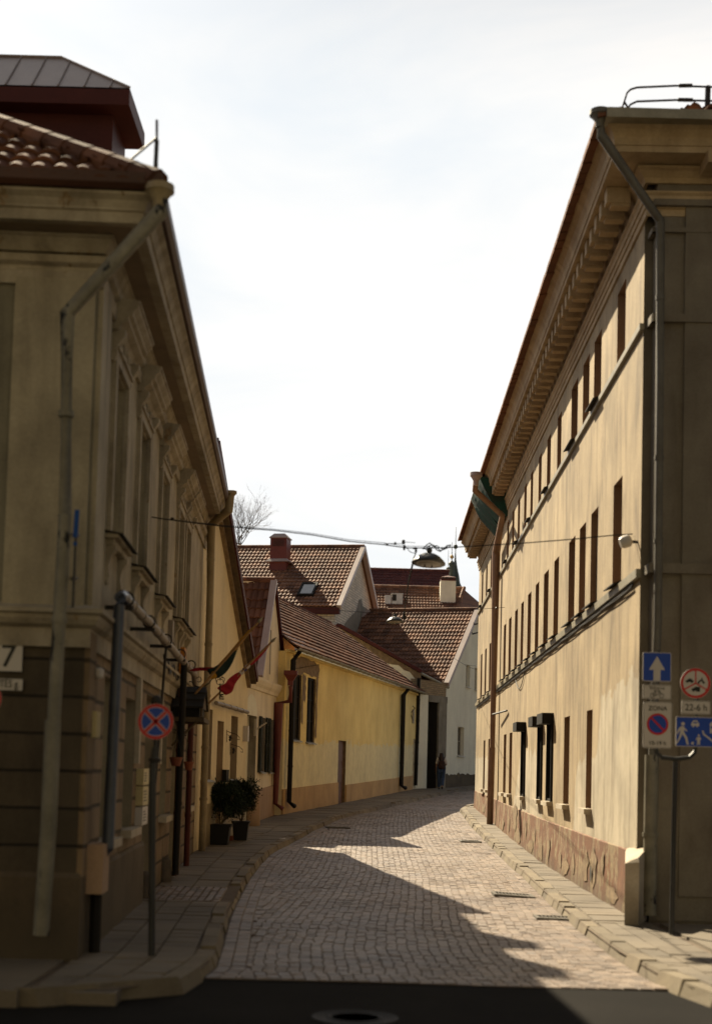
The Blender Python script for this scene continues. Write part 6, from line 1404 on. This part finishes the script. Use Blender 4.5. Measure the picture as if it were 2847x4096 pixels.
# ------------------------------------------------------------------ UNSEEN BUILDING ADDED BEHIND THE CAMERA (blocks sky light, darkens the foreground)
BB = thing('sky_block_building', 'plain unseen stucco row added behind the camera to shade the foreground', 'building', (0, -9, 0))
m = MB(); fB = Fac((24, -2.5), (-24, -2.5), 1); bo = [(1.5+k*2.6, 2.4+k*2.6, z, z+1.6) for k in range(17) for z in (1.1, 4.6, 7.9, 11.4)]
wall(fB, 0, 48, lambda s: -.3, lambda s: 16, bo, .2, m); shell(fB, 0, 48, -.3, 15.9, 9, m); m.obj('wall', MT['afront'], BB)
m = MB()
for a, b, z0, z1 in bo: m.poly([fB.P(a, z0, -.19), fB.P(b, z0, -.19), fB.P(b, z1, -.19), fB.P(a, z1, -.19)])
m.obj('window_panes', MT['glass'], BB)
# ------------------------------------------------------------------ LIGHT, SKY, CAMERA
to_sun = V((-4.2, 8.4, 7.5)).normalized()
elev = math.asin(to_sun.z); 
sun = bpy.data.lights.new('Sun', 'SUN'); sun.energy = 5.0; sun.angle = radians(.5); sun.color = (1, .86, .62)
so = bpy.data.objects.new('Sun', sun); COL.objects.link(so); so.location = (-20, 40, 40); so.rotation_euler = to_sun.to_track_quat('Z', 'Y').to_euler()
w = bpy.data.worlds.new('World'); sc.world = w; w.use_nodes = True; nt = w.node_tree; N = nt.nodes; L = nt.links
bg = N['Background']; sky = N.new('ShaderNodeTexSky'); sky.sky_type = 'NISHITA'; sky.sun_disc = False
sky.sun_elevation = elev; sky.sun_rotation = math.atan2(to_sun.x, to_sun.y); sky.air_density = 1; sky.dust_density = 2.5
tc = N.new('ShaderNodeTexCoord'); mp = N.new('ShaderNodeMapping'); mp.inputs['Scale'].default_value = (1.2, 1.2, 3.2); L.new(tc.outputs['Generated'], mp.inputs[0])
nz = N.new('ShaderNodeTexNoise'); nz.inputs['Scale'].default_value = 2.2; nz.inputs['Detail'].default_value = 6; nz.inputs['Roughness'].default_value = .55; nz.inputs['Distortion'].default_value = .6; L.new(mp.outputs[0], nz.inputs['Vector'])
r1_ = N.new('ShaderNodeValToRGB'); r1_.color_ramp.elements[0].position = .36; r1_.color_ramp.elements[0].color = (8.0, 8.5, 8.9, 1); r1_.color_ramp.elements[1].position = .6; r1_.color_ramp.elements[1].color = (9.9, 9.6, 9.2, 1)
L.new(nz.outputs['Fac'], r1_.inputs[0])
r2_ = N.new('ShaderNodeValToRGB'); r2_.color_ramp.elements[0].position = .3; r2_.color_ramp.elements[0].color = (.9,)*3+(1,); r2_.color_ramp.elements[1].position = .62; r2_.color_ramp.elements[1].color = (1,)*3+(1,)
L.new(nz.outputs['Fac'], r2_.inputs[0])
dt = N.new('ShaderNodeVectorMath'); dt.operation = 'DOT_PRODUCT'; L.new(tc.outputs['Generated'], dt.inputs[0]); dt.inputs[1].default_value = tuple(to_sun)
mr = N.new('ShaderNodeMapRange'); mr.interpolation_type = 'SMOOTHSTEP'; L.new(dt.outputs['Value'], mr.inputs[0]); mr.inputs[1].default_value = .2; mr.inputs[2].default_value = .66; mr.inputs[3].default_value = .06; mr.inputs[4].default_value = 1
ml = N.new('ShaderNodeMath'); ml.operation = 'MULTIPLY'; L.new(mr.outputs[0], ml.inputs[0])
sz = N.new('ShaderNodeSeparateXYZ'); L.new(tc.outputs['Generated'], sz.inputs[0])
mz = N.new('ShaderNodeMapRange'); mz.interpolation_type = 'SMOOTHSTEP'; L.new(sz.outputs[2], mz.inputs[0]); mz.inputs[1].default_value = .40; mz.inputs[2].default_value = .66; mz.inputs[3].default_value = 1; mz.inputs[4].default_value = .03
m3 = N.new('ShaderNodeMath'); m3.operation = 'MULTIPLY'; L.new(mz.outputs[0], m3.inputs[0]); L.new(r2_.outputs[0], m3.inputs[1]); L.new(m3.outputs[0], ml.inputs[1])
hs = N.new('ShaderNodeHueSaturation'); hs.inputs['Saturation'].default_value = .45; hs.inputs['Value'].default_value = .6; L.new(sky.outputs[0], hs.inputs['Color'])
mx = N.new('ShaderNodeMix'); mx.data_type = 'RGBA'; L.new(ml.outputs[0], mx.inputs[0]); L.new(hs.outputs[0], mx.inputs[6]); L.new(r1_.outputs[0], mx.inputs[7])
L.new(mx.outputs[2], bg.inputs['Color']); bg.inputs['Strength'].default_value = .046
cam = bpy.data.cameras.new('Camera'); co = bpy.data.objects.new('Camera', cam); COL.objects.link(co); sc.camera = co
cam.sensor_fit = 'VERTICAL'; cam.sensor_height = 36; cam.sensor_width = 24; cam.lens = F/4096*36; cam.shift_y = 656/4096; cam.shift_x = 0
cam.clip_start = .1; cam.clip_end = 2000
co.matrix_world = Matrix.Translation(CAM) @ MROT.to_4x4()
cam.dof.use_dof = True; cam.dof.focus_distance = 42; cam.dof.aperture_fstop = 1.2
sc.view_settings.view_transform = 'Standard'; sc.view_settings.look = 'None'; sc.view_settings.exposure = 1.28; sc.view_settings.gamma = 1
sc.render.engine = 'CYCLES'; sc.cycles.use_denoising = True
sc.cycles.max_bounces = 6; sc.cycles.diffuse_bounces = 4; sc.cycles.glossy_bounces = 3
# remove world-data leftovers with no label duty
for o in list(bpy.data.objects):
    if o.type == 'MESH' and len(o.data.vertices) == 0: bpy.data.objects.remove(o)
